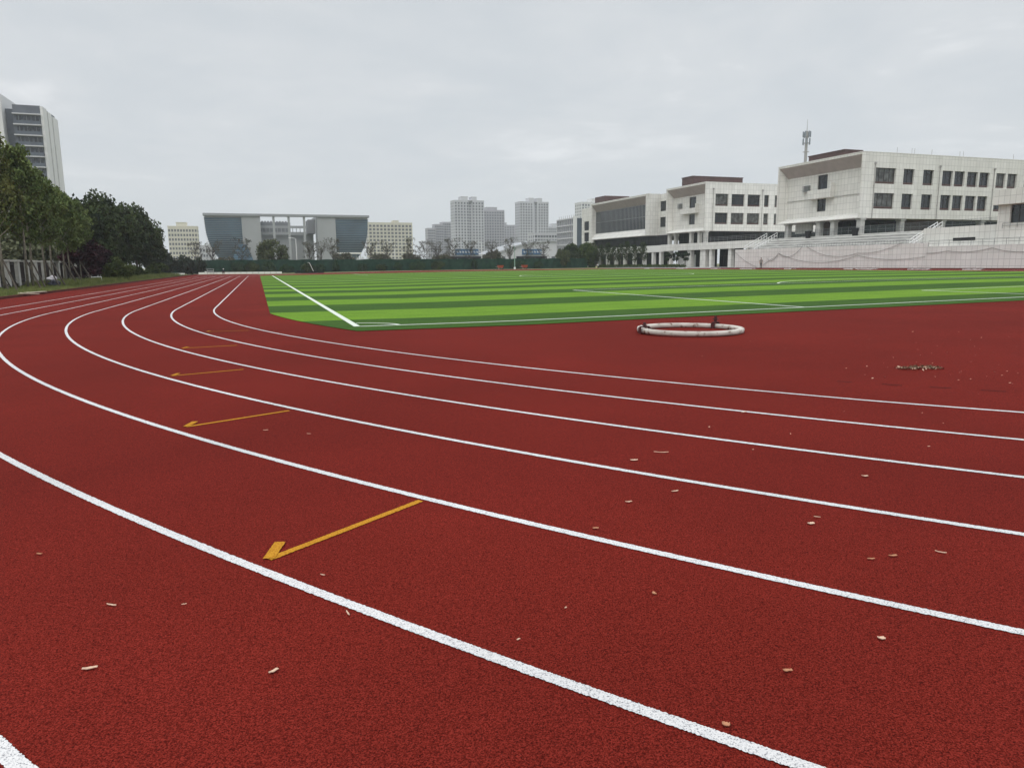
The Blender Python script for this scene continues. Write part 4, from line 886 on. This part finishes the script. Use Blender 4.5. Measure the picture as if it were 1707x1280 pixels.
# ------------------------------------------------------------------ verge grass
rgn = np.random.default_rng(3)
def blades(n, fx, hmin, hmax):
    v = []; f = []
    x, y, s = fx(n); a = rgn.random(n) * 6.28; h = hmin + (hmax - hmin) * rgn.random(n) * s; wd = 0.02 + 0.02 * rgn.random(n); lx, ly = rgn.normal(0, .12, n), rgn.normal(0, .12, n)
    for i in range(n):
        dx, dy = math.cos(a[i]) * wd[i], math.sin(a[i]) * wd[i]; b = len(v)
        v += [(x[i] - dx, y[i] - dy, -.06), (x[i] + dx, y[i] + dy, -.06), (x[i] + lx[i] * h[i] * 2, y[i] + ly[i] * h[i] * 2, h[i])]; f.append((b, b + 1, b + 2))
    me = bpy.data.meshes.new('verge_grass'); me.from_pydata(v, [], f); me.materials.append(M_grass); me.update(); return me
def fx(n):
    y = 10 + 100 * rgn.random(n) ** 1.5; x = -45.6 - 5.2 * rgn.random(n)
    s = np.where((y > 36) & (x < -46.5), 2.3, 0.8); return x, y, s
tag(inst('verge_grass', blades(85000, fx, 0.08, 0.32)), 'rough green grass strip between the kerb and the fence', 'grass', kind='stuff')

# ------------------------------------------------------------------ things by the track
# white ring
rg_ = empty('throwing_ring', (-25.60, -14.62, gz(-25.6)), 'large white painted ring with flaking paint lying on the red surface', 'ring')
def ring_mat():
    m = mat('flaking_white_paint', (0.40, 0.37, 0.33), 0.75, 0.2, col2=(0.56, 0.53, 0.48), scale=3); t = m.node_tree; p = t.nodes['Principled BSDF']; g = N(t, 'ShaderNodeTexCoord')
    n = N(t, 'ShaderNodeTexNoise'); n.inputs['Scale'].default_value = 9; n.inputs['Detail'].default_value = 6; t.links.new(g.outputs['Object'], n.inputs['Vector'])
    l = p.inputs['Base Color'].links[0].from_socket; t.links.new(mix(t, ramp(t, n.outputs[0], [(.56, (0, 0, 0)), (.68, (1, 1, 1))]), l, (0.16, 0.085, 0.06)), p.inputs['Base Color']); return m
mb = MB(); n, k = 96, 10; RR, a_, b_ = 1.005, 0.062, 0.046
for i in range(n):
    t = 2 * math.pi * i / n
    for j in range(k):
        u = 2 * math.pi * j / k; cu, su = math.cos(u), math.sin(u); rr = RR + a_ * math.copysign(abs(cu) ** .4, cu); mb.v.append((rr * math.cos(t), rr * math.sin(t), b_ + b_ * math.copysign(abs(su) ** .4, su) + .012))
for i in range(n):
    for j in range(k):
        mb.f.append((i * k + j, ((i + 1) % n) * k + j, ((i + 1) % n) * k + (j + 1) % k, i * k + (j + 1) % k)); mb.m.append(0)
mb.obj('rim', ring_mat(), rg_, smooth=True)
M_clip = mat('dark_red_iron', (0.055, 0.012, 0.012), 0.6, 0.4, 0.3, 20)
def clip(ang, h):
    mb = MB(); mb.box(-.03, .03, -.10, .10, .125, .15); mb.box(-.022, .022, -.02, .02, .15, h); mb.box(-.05, .05, -.035, .035, h * .72, h * .8); mb.box(-.04, .04, -.118, -.09, .01, .125); mb.box(-.04, .04, .09, .118, .01, .125)
    mb.obj('clamp', M_clip, rg_, (RR * math.cos(ang), RR * math.sin(ang), 0), rz=ang - math.pi / 2)
clip(rad(175), 0.22); clip(rad(25), 0.27)
# planks on the kerb
M_plank = mat('pale_plank', (0.52, 0.46, 0.36), 0.85, 0.2, 0.12, 6)
for (x, y, rz, L_, lab) in ((-45.15, 16.3, .5, 0.9, 'short pale plank tipped over the kerb, nearer the picture edge'), (-45.45, 18.7, 1.35, 2.0, 'longer pale board lying on the kerb')):
    mb = MB(); mb.box(-L_ / 2, L_ / 2, -.11, .11, 0, .035); mb.box(-L_ / 2 + .1, -L_ / 2 + .18, -.1, .1, .036, .06); o = mb.obj('plank', M_plank, None, (x, y, .125), rz=rz); o.rotation_euler = (0, 0.06 if L_ < 1 else 0, rz); tag(o, lab, 'plank', 'boards on the kerb')
bu = empty('bundle', (-48.3, 35.0, 0), 'pale cloth bundle over a dark bag in the grass by the prop poles', 'bundle')
def lump(name, m, parent, loc, s, seed, sub=3):
    bm = bmesh.new(); bmesh.ops.create_icosphere(bm, subdivisions=sub, radius=1); r = random.Random(seed); ph = [r.uniform(0, 6) for _ in range(6)]
    for v in bm.verts:
        c = v.co; d = 1 + .16 * math.sin(4 * c.x + ph[0]) * math.sin(3 * c.y + ph[1]) + .12 * math.sin(6 * c.z + ph[2] + 3 * c.x) + .06 * math.sin(11 * c.y + ph[3]); v.co = Vector((c.x * s[0] * d, c.y * s[1] * d, max(c.z * s[2] * d, -s[2] * .55)))
    me = bpy.data.meshes.new(name); bm.to_mesh(me); bm.free(); me.materials.append(m); me.polygons.foreach_set('use_smooth', [True] * len(me.polygons)); return inst(name, me, parent, loc)
lump('bag', mat('navy_bag', (0.015, 0.016, 0.026), 0.6, 0.3), bu, (0, -.05, .22), (.38, .55, .34), 3); lump('cloth', mat('pale_cloth', (0.50, 0.48, 0.50), 0.9, 0.1, .1, 4), bu, (-.1, .15, .62), (.32, .5, .24), 4)
fr_ = empty('goal_frame', (-47.6, 46.4, 0), 'small white tubular frame in the grass before the purple plum', 'frame')
mb = MB(); mb.tube([(-.3, -.6, -.05), (-.3, -.6, .62), (.3, .6, .62), (.3, .6, -.05)], .03, 6); mb.obj('bar', M_whitemetal, fr_)
# far end: low white edging, table, bags
mb = MB()
for k in range(14):
    x0 = -45.2 + k * 1.15; mb.box(x0, x0 + 1.1, 131.6, 131.95, 0, .40)
tag(mb.obj('edging', M_white), 'low white block edging across the far end of the straight', 'edging')
mb = MB(); mb.box(-.45, .45, -8, 8, 0, .30); o = mb.obj('edging', M_white, None, (-49.4, 125, -.02), rz=rad(-8)); tag(o, 'pale slab edging lying in the grass left of the track end', 'edging')
tb = empty('scorer_stand', (-42.9, 130.4, 0), 'grey folding table with a white box at the end of the straight', 'table')
mb = MB(); mb.box(-.7, .7, -.35, .35, .98, 1.08); mb.obj('table_top', M_lframe, tb); mb = MB(); mb.box(-.62, .62, -.3, .3, .5, .72); mb.obj('shelf', M_lframe, tb)
for sx in (-.6, .6):
    for sy in (-.28, .28): mb = MB(); mb.cyl(sx, sy, 0, .98, .03, 6); mb.obj('leg', M_pipe, tb)
mb = MB(); mb.box(-1.05, -.72, -.25, .25, 0, .55); mb.box(-1.07, -.70, -.27, .27, .553, .60); tag(mb.obj('box', M_white, None, (-42.9, 130.3, 0)), 'white box standing on the ground beside the grey table', 'box')
M_foam = mat('white_foam_sheet', (0.55, 0.54, 0.51), 0.85, 0.2, 0.08, 3)
fo = [(39.6, 68.6, 2.6, 'flat pale sheet on the red strip left of the walking man'), (39.8, 59.3, 1.7, 'pale sheet on the red strip right of the walking man'), (40.2, 48.1, 2.0, 'small pale sheet right of the middle of the stand wall'), (39.6, 44.7, 2.7, 'broad crumpled pale sheet below the right part of the stand wall'), (40.2, 37.6, 2.4, 'pale sheet in front of the step in the stand wall'), (40.0, 30.6, 2.0, 'pale sheet with a dark end, rightmost on the red strip'), (38.6, 97.6, 2.0, 'pale sheet before the farthest school block'), (39.2, 87.0, 2.4, 'long pale sheet before the middle school block'), (40.6, 78.6, 1.6, 'pale sheet before the left end of the stand wall')]
for i, (x, y, L_, lab) in enumerate(fo):
    r = random.Random(i); mb = MB(); nx, ny = 10, 5
    z = [[.06 + r.uniform(-.035, .09) * (1.5 if a in (2, 3, 7) else .6) for _ in range(ny + 1)] for _ in range(nx + 1)]
    wj = [r.uniform(.55, 1.2) for _ in range(nx + 1)]
    P = lambda a, b, zz: ((b / ny - .5) * 1.1 * wj[a], (a / nx - .5) * L_ + .05 * math.sin(b * 2.1), zz)
    for a in range(nx):
        for b in range(ny): mb.poly([P(a, b, z[a][b]), P(a + 1, b, z[a + 1][b]), P(a + 1, b + 1, z[a + 1][b + 1]), P(a, b + 1, z[a][b + 1])])
    for a in range(nx): mb.poly([P(a, 0, 0), P(a + 1, 0, 0), P(a + 1, 0, z[a + 1][0]), P(a, 0, z[a][0])])
    o = mb.obj('foam_sheet', M_foam, None, (x, y, gz(x)), rz=r.uniform(-.15, .15)); tag(o, lab, 'sheet', 'pale sheets left on the red strip')
M_orange = mat('orange_red_plastic', (0.36, 0.06, 0.03), 0.5, 0.3, .1, 3)
for x, lab in ((19.6, 'orange-red barrow before the windbreak, left of the lamp post base'), (25.6, 'orange-red barrow before the windbreak, right of the lamp post base')):
    e = empty('barrow', (x, 133.0, gz(x)), lab, 'barrow', 'orange barrows at the far end')
    mb = MB(); mb.poly([(-.5, -.35, .35), (.5, -.35, .35), (.5, .35, .35), (-.5, .35, .35)])
    for q in (((-.5, -.35), (.5, -.35)), ((.5, -.35), (.5, .35)), ((.5, .35), (-.5, .35)), ((-.5, .35), (-.5, -.35))): mb.poly([(*q[0], .35), (*q[1], .35), (q[1][0] * 1.4, q[1][1] * 1.4, .95), (q[0][0] * 1.4, q[0][1] * 1.4, .95)])
    mb.obj('tray', M_orange, e); mb = MB(); mb.tube([(.55, -.05, .2), (.55, .05, .2)], .2, 12); mb.obj('wheel', M_dark, e); mb = MB(); mb.tube([(.5, -.3, .3), (-1.1, -.3, .6)], .03, 5); mb.tube([(.5, .3, .3), (-1.1, .3, .6)], .03, 5); mb.cyl(-.4, -.3, 0, .4, .03, 5); mb.cyl(-.4, .3, 0, .4, .03, 5); mb.obj('handle', M_pipe, e)
def lamp(x, y, H, m, lab, arm=1.2, b=True):
    e = empty('lamp_post', (x, y, gz(x)), lab, 'lamp post', 'lamp posts beyond the track'); mb = MB(); mb.tube([(0, 0, 0), (0, 0, H)], [.12, .07], 8); mb.obj('post', m, e)
    mb = MB(); mb.tube([(0, 0, H - .05), (-arm * .5, 0, H + .2), (-arm, 0, H + .22)], .05, 6); mb.obj('arm', m, e); mb = MB(); mb.box(-arm - .55, -arm, -.14, .14, H + .15, H + .28); mb.obj('lamp_head', M_whitemetal, e)
    if b: mb = MB(); mb.cyl(0, 0, 0, .5, .24, 10); mb.obj('base', M_whitemetal, e)
M_gp = mat('pale_green_post', (0.24, 0.36, 0.30), 0.5, 0.3)
lamp(24.9, 165, 7.2, M_whitemetal, 'white lamp post between the left blue shop and the arched hall'); lamp(23.7, 134.5, 5.2, M_gp, 'pale green lamp post with a white base between the orange barrows', .4); lamp(.7, 165, 7.0, M_whitemetal, 'white lamp post before the cream block', .8); lamp(-24.3, 165, 8.3, M_whitemetal, 'white street lamp right of the olive tree')
mb = MB(); mb.tube([(0, 0, 0), (-.9, 0, 2.2)], .05, 6); mb.tube([(-.9, 0, 2.2), (-1.3, 0, 2.3)], .035, 6); tag(mb.obj('leaning_pole', M_whitemetal, None, (-22.0, 140, 0)), 'white leaning pole before the windbreak near the olive tree', 'pole')
mb = MB(); mb.box(-3, 3, -.3, .3, 0, .22); mb.box(-2.6, -1.8, -.25, .25, .223, .55); mb.box(0.2, 1.6, -.2, .2, .223, .4); tag(mb.obj('planter', M_dark, None, (-23.5, 132.5, 0)), 'long dark low planter beyond the corner of the pitch', 'planter')

# ------------------------------------------------------------------ wood chips on the track (positions on the ground)
M_chip = mat('pale_bark_chip', (0.58, 0.40, 0.29), 0.85, 0.2, 0.2, 60); M_chip2 = mat('brown_bark_chip', (0.42, 0.20, 0.11), 0.85, 0.2, 0.25, 60)
def on_ground(px, py):
    d = _X * ((px - 853.5) / F) + _Y * (-(py - 640) / F) + _F; t = -CH / d.z; x, y = CX + d.x * t, CY + d.y * t
    t = (gz(x) - CH) / d.z; return CX + d.x * t, CY + d.y * t
_near_lab = {}
def chip(x, y, L_, wd, ang, lab, m=M_chip, seed=0, curl=.25):
    r = random.Random(seed); mb = MB(); n = 7; rows = []
    for i in range(n):
        t = i / (n - 1) - .5; ww = wd / 2 * (1 - 1.4 * t * t) * r.uniform(.75, 1.15); zz = .004 + curl * L_ * t * t + r.uniform(0, .0015); off = r.uniform(-.12, .12) * wd
        rows.append([(t * L_, off - ww, zz + curl * wd * .5), (t * L_, off, zz), (t * L_, off + ww, zz + curl * wd * .4)])
    th = Vector((0, 0, .0025))
    for a, b in zip(rows, rows[1:]):
        for j in range(2):
            mb.poly([a[j], b[j], b[j + 1], a[j + 1]]); mb.poly([Vector(a[j]) + th, b[j] + th if False else Vector(b[j]) + th, Vector(b[j + 1]) + th, Vector(a[j + 1]) + th])
        mb.poly([a[0], b[0], Vector(b[0]) + th, Vector(a[0]) + th]); mb.poly([a[2], b[2], Vector(b[2]) + th, Vector(a[2]) + th])
    o = mb.obj('wood_chip', m, None, (x, y, gz(x) + .001), rz=ang); tag(o, lab, 'wood chip', 'wood chips scattered on the track'); return o
CHIPS = [(150, 1116, .062, .018, .25, 'thick pale curled wood chip in the outermost lane at lower left'), (186, 1010, .060, .010, -.25, 'long thin pale wood chip above the thick one at lower left'), (456, 1121, .046, .016, .9, 'short upright-looking pale wood chip left of the lower middle'), (580, 1024, .055, .008, -1.1, 'thin wood sliver touching the near edge of the second white line'), (307, 1009, .026, .006, .3, 'tiny wood sliver between the long thin chip and the white line'), (66, 925, .035, .015, 0, 'small brown chip near the left edge below the second white line'), (538, 960, .030, .007, -.4, 'tiny wood sliver right below the nearest yellow arrow tip'), (443, 718, .085, .020, .2, 'pale chip near the tail of the second yellow arrow'), (515, 724, .075, .012, -.3, 'thin chip right of the second yellow arrow'), (1057, 768, .11, .05, .1, 'pale flat chip just above the middle white line'), (1102, 755, .22, .02, -.1, 'thin forked sliver right of the pale flat chip'), (1048, 838, .05, .02, .2, 'tiny speck-like chip in the middle lane'), (1125, 820, .06, .018, .4, 'small curled chip in the middle lane under the white line'), (1352, 874, .075, .055, .3, 'broad pale chip in the lane at right'), (1362, 863, .07, .012, -.4, 'thin sliver just above the broad pale chip'), (1452, 933, .07, .02, 0, 'brown chip left of its small twin in the right lane'), (1488, 928, .05, .018, .1, 'small brown chip in the right lane'), (1568, 922, .10, .016, -.6, 'long slanting sliver in the right lane'), (1090, 991, .018, .03, .3, 'small whitish chip standing on edge below the third white line'), (1469, 1066, .032, .028, .2, 'stubby pale chip in the wide right lane'), (1313, 1120, .040, .018, .15, 'pale chip with a brown tail in the wide right lane'), (1210, 1210, .030, .024, -.2, 'tan leaf-like chip next to the near white line'), (993, 882, .04, .02, 0, 'tiny dark chip on the edge of the third white line'), (1442, 795, .05, .03, 0, 'tiny white chip between the white lines at right'), (864, 1068, .02, .008, .7, 'tiny splinter in the middle of the near lane'), (943, 1015, .018, .008, 1.0, 'tiny splinter above the near white line'), (1240, 688, .16, .03, .6, 'pale chip lying on the fifth white line from the camera')]
for i, (px, py, L_, wd, a, lab) in enumerate(CHIPS):
    x, y = on_ground(px, py); q_ = .5 if L_ > .065 else .8; chip(x, y, L_ * q_, wd * q_, a - YAW, lab, M_chip2 if ('brown' in lab or 'tan' in lab or 'dark' in lab) else M_chip, i, .12 if L_ > .05 else .2)
# a swept heap of litter with crumbs around it
hx, hy = on_ground(1534, 615)
rgh = np.random.default_rng(8); mb = MB()
for i in range(420):
    t = rgh.uniform(-.27, .27) + rgh.normal(0, .02); s = rgh.normal(0, .05); z = max(0, .035 * math.exp(-(t / .3) ** 2) * rgh.random() + .004); l = .008 + .018 * rgh.random(); a = rgh.random() * 6.28; e = rgh.normal(0, .4)
    c = Vector((hx + t * math.cos(-.3) - s * math.sin(-.3), hy + t * math.sin(-.3) + s * math.cos(-.3), gz(hx) + .006 + z)); d = Vector((math.cos(a), math.sin(a), e)).normalized() * l; n_ = d.cross(Vector((rgh.normal(), rgh.normal(), 1))).normalized() * l * .35
    mb.poly([c - d, c + n_, c + d, c - n_], 0 if i % 4 else 1)
tag(mb.obj('debris_heap', [mat('dry_dark_litter', (0.085, 0.062, 0.035), 0.9, 0.1), M_chip]), 'small swept heap of dry leaf litter on the red area at right', 'debris')
mb = MB()
for i in range(80):
    px, py = (1440 + 260 * rgh.random(), 552 + 90 * rgh.random()) if i < 62 else (1150 + 540 * rgh.random(), 560 + 200 * rgh.random()); x, y = on_ground(px, py); l = .006 + .014 * rgh.random() ** 2; a = rgh.random() * 6.28
    d = Vector((math.cos(a), math.sin(a), .2)) * l; n_ = Vector((-math.sin(a), math.cos(a), .3)) * l * .5; c = Vector((x, y, gz(x) + .012)); mb.poly([c - d, c + n_, c + d, c - n_])
tag(mb.obj('crumbs', M_chip), 'scattered pale crumbs around the litter heap', 'litter', kind='stuff')

# ------------------------------------------------------------------ people
M_skin = mat('skin', (0.36, 0.20, 0.13), 0.6, 0.3)
def person(label, joints, edges, rad_, loc, rz, zones, hair, cat_='person', group=None):
    """One skinned body; zones(co) -> material slot."""
    me = bpy.data.meshes.new('person'); names = list(joints); ix = {n: i for i, n in enumerate(names)}
    me.from_pydata([joints[n] for n in names], [(ix[a], ix[b]) for a, b in edges], [])
    o = bpy.data.objects.new('person', me); COL.objects.link(o); mod = o.modifiers.new('skin', 'SKIN'); sub = o.modifiers.new('sub', 'SUBSURF'); sub.levels = 2; sub.render_levels = 2
    for n in names:
        sv = me.skin_vertices[0].data[ix[n]]; r = rad_[n]; sv.radius = r if isinstance(r, tuple) else (r, r); sv.use_root = n == 'pelvis'
    dg = bpy.context.evaluated_depsgraph_get(); nm = bpy.data.meshes.new_from_object(o.evaluated_get(dg)); o.modifiers.clear(); o.data = nm; nm.name = 'person'
    zone, mats = zones
    nm.materials.clear()
    for m in mats: nm.materials.append(m)
    for p in nm.polygons: p.material_index = zone(p.center); p.use_smooth = True
    o.location = loc; o.rotation_euler.z = rz; tag(o, label, cat_, group)
    hm, hc, hs, nm2 = hair; lump(nm2, hm, o, hc, hs, 1, 2); return o
def fingers(J, E, R, side, hand, d, s):
    """Five separate digits from the hand joint, curled along d."""
    d = Vector(d).normalized(); sidev = d.cross(Vector((0, 1, 0.01))).normalized()
    for k, (off, ln) in enumerate(((-.027, .060), (-.009, .072), (.009, .068), (.027, .052))):
        a = Vector(J[hand]) + sidev * off + d * .035; b = a + d * ln * .6 + Vector((0, .006, 0)); c = b + d * ln * .4 + Vector((0, .02, 0))
        for q, p_ in zip('abc', (a, b, c)): J[f'{side}{k}{q}'] = tuple(p_); R[f'{side}{k}{q}'] = .009
        E += [(hand, f'{side}{k}a'), (f'{side}{k}a', f'{side}{k}b'), (f'{side}{k}b', f'{side}{k}c')]
    a = Vector(J[hand]) + sidev * .035 + Vector((0, .02, 0)); b = a + d * .04 + sidev * .02; J[f'{side}ta'], J[f'{side}tb'] = tuple(a), tuple(b); R[f'{side}ta'] = R[f'{side}tb'] = .011; E += [(hand, f'{side}ta'), (f'{side}ta', f'{side}tb')]
# walking man
J = {'pelvis': (0, 0, .93), 'waist': (0, .01, 1.08), 'chest': (0, .02, 1.28), 'neckb': (0, .02, 1.42), 'neck': (0, .04, 1.48), 'head': (0, .07, 1.58), 'crown': (0, .07, 1.68), 'nose': (0, .175, 1.58),
     'shl': (-.17, .02, 1.39), 'ell': (-.24, -.04, 1.13), 'wrl': (-.24, .07, .90), 'hal': (-.24, .10, .83), 'shr': (.17, .02, 1.39), 'elr': (.25, .02, 1.13), 'wrr': (.22, .16, .96), 'har': (.21, .20, .90),
     'hpl': (-.09, 0, .90), 'knl': (-.10, .16, .50), 'anl': (-.10, .10, .09), 'fol': (-.10, .26, .035), 'hpr': (.09, 0, .90), 'knr': (.10, -.03, .49), 'anr': (.10, -.28, .12), 'for': (.10, -.16, .03)}
E = [('pelvis', 'waist'), ('waist', 'chest'), ('chest', 'neckb'), ('neckb', 'neck'), ('neck', 'head'), ('head', 'crown'), ('head', 'nose'), ('chest', 'shl'), ('shl', 'ell'), ('ell', 'wrl'), ('wrl', 'hal'), ('chest', 'shr'), ('shr', 'elr'), ('elr', 'wrr'), ('wrr', 'har'), ('pelvis', 'hpl'), ('hpl', 'knl'), ('knl', 'anl'), ('anl', 'fol'), ('pelvis', 'hpr'), ('hpr', 'knr'), ('knr', 'anr'), ('anr', 'for')]
RD = dict(pelvis=(.15, .11), waist=(.145, .10), chest=(.17, .115), neckb=.062, neck=.050, head=(.092, .112), crown=(.078, .092), nose=.022, shl=.062, ell=.047, wrl=.032, hal=(.04, .02), shr=.062, elr=.047, wrr=.032, har=(.04, .02), hpl=.095, knl=.065, anl=.042, fol=.036, hpr=.095, knr=.065, anr=.042)
RD['for'] = .036
fingers(J, E, RD, 'l', 'hal', (0, .15, -1), 1); fingers(J, E, RD, 'r', 'har', (0, .4, -1), 1)
M_shirt = mat('grey_shirt', (0.20, 0.19, 0.175), 0.9, 0.1, .1, 8); M_trous = mat('black_trousers', (0.012, 0.012, 0.015), 0.9, 0.1); M_hair = mat('black_hair', (0.010, 0.009, 0.009), 0.6, 0.3); M_whitecloth = mat('white_cloth', (0.72, 0.72, 0.72), 0.9, 0.1, .05, 8); M_navy = mat('dark_blue_cloth', (0.02, 0.025, 0.045), 0.9, 0.1)
def z_walk(c):
    if c.z > 1.43: return 2
    if c.z < .07: return 1
    if abs(c.x) > .18 and c.z < 1.16: return 2
    return 0 if c.z > .90 else 1
person('man in a grey shirt and black trousers walking before the stand wall', J, E, RD, (43.0, 69.9, gz(43.0) + .005), rad(140), (z_walk, [M_shirt, M_trous, M_skin]), (M_hair, (0, .045, 1.665), (.092, .112, .095), 'hair'))
# crouching workers
J2 = {'pelvis': (0, -.12, .36), 'waist': (0, -.02, .52), 'chest': (0, .12, .70), 'neckb': (0, .20, .83), 'neck': (0, .23, .88), 'head': (0, .29, .97), 'crown': (0, .31, 1.07), 'nose': (0, .39, .96),
      'shl': (-.17, .16, .78), 'ell': (-.24, .30, .56), 'wrl': (-.16, .46, .42), 'hal': (-.14, .51, .38), 'shr': (.17, .16, .78), 'elr': (.24, .32, .55), 'wrr': (.16, .48, .40), 'har': (.14, .53, .36),
      'hpl': (-.10, -.12, .34), 'knl': (-.16, .30, .46), 'anl': (-.13, .06, .09), 'fol': (-.13, .22, .035), 'hpr': (.10, -.12, .34), 'knr': (.16, .28, .40), 'anr': (.13, .02, .09), 'for': (.13, .18, .035)}
E2 = [e for e in E if not (e[1][0] in 'lr' and len(e[1]) <= 3 and e[1] not in ('hal', 'har'))]
E2 = [('pelvis', 'waist'), ('waist', 'chest'), ('chest', 'neckb'), ('neckb', 'neck'), ('neck', 'head'), ('head', 'crown'), ('head', 'nose'), ('chest', 'shl'), ('shl', 'ell'), ('ell', 'wrl'), ('wrl', 'hal'), ('chest', 'shr'), ('shr', 'elr'), ('elr', 'wrr'), ('wrr', 'har'), ('pelvis', 'hpl'), ('hpl', 'knl'), ('knl', 'anl'), ('anl', 'fol'), ('pelvis', 'hpr'), ('hpr', 'knr'), ('knr', 'anr'), ('anr', 'for')]
RD2 = dict(RD); fingers(J2, E2, RD2, 'l', 'hal', (0, .6, -.7), 1); fingers(J2, E2, RD2, 'r', 'har', (0, .6, -.7), 1)
def z_cr(c):
    if c.z > .86 and c.y > .18: return 2
    if c.y > .40 and c.z < .52 and abs(c.x) < .24: return 2
    return 0 if (c.z > .50 and not (abs(c.x) < .25 and c.y > .22 and c.z < .55)) else 1
person('crouching worker in a white top on the grass before the row of slim trees', J2, E2, RD2, (45.4, 134.0, gz(45.4) + .005), rad(100), (z_cr, [M_whitecloth, M_trous, M_skin]), (M_hair, (0, .28, 1.02), (.088, .10, .075), 'hair'))
person('crouching worker in dark clothes and a white hat at the end of the straight', J2, E2, RD2, (-40.5, 130.0, .005), rad(200), (z_cr, [M_navy, M_trous, M_skin]), (M_whitecloth, (0, .29, 1.05), (.12, .13, .085), 'hat'))
e = empty('bucket', (44.6, 133.4, gz(44.6)), 'yellowish bucket beside the crouching worker in the white top', 'bucket'); mb = MB(); mb.tube([(0, 0, 0), (0, 0, .42)], [.2, .27], 14); mb.obj('pail', mat('pale_yellow_plastic', (.5, .48, .28), .5, .3), e); mb = MB(); mb.tube([(-.27, 0, .4), (-.2, 0, .62), (.2, 0, .62), (.27, 0, .4)], .012, 5); mb.obj('handle', M_pipe, e)

# ------------------------------------------------------------------ haze
HAZE = 0.0003
if HAZE:
    mb = MB(); mb.box(-1520, 1520, -320, 1720, -1.2, 82); m = bpy.data.materials.new('haze'); m.use_nodes = True; t = m.node_tree; t.nodes.clear()
    o_ = N(t, 'ShaderNodeOutputMaterial'); v_ = N(t, 'ShaderNodeVolumePrincipled'); v_.inputs['Color'].default_value = (.80, .85, .92, 1); v_.inputs['Density'].default_value = HAZE; v_.inputs['Anisotropy'].default_value = 0.2
    t.links.new(v_.outputs[0], o_.inputs['Volume']); hz_ = mb.obj('haze', m); hz_['kind'] = 'stuff'; hz_['label'] = 'thin pale grey haze over the far buildings'; hz_['category'] = 'haze'
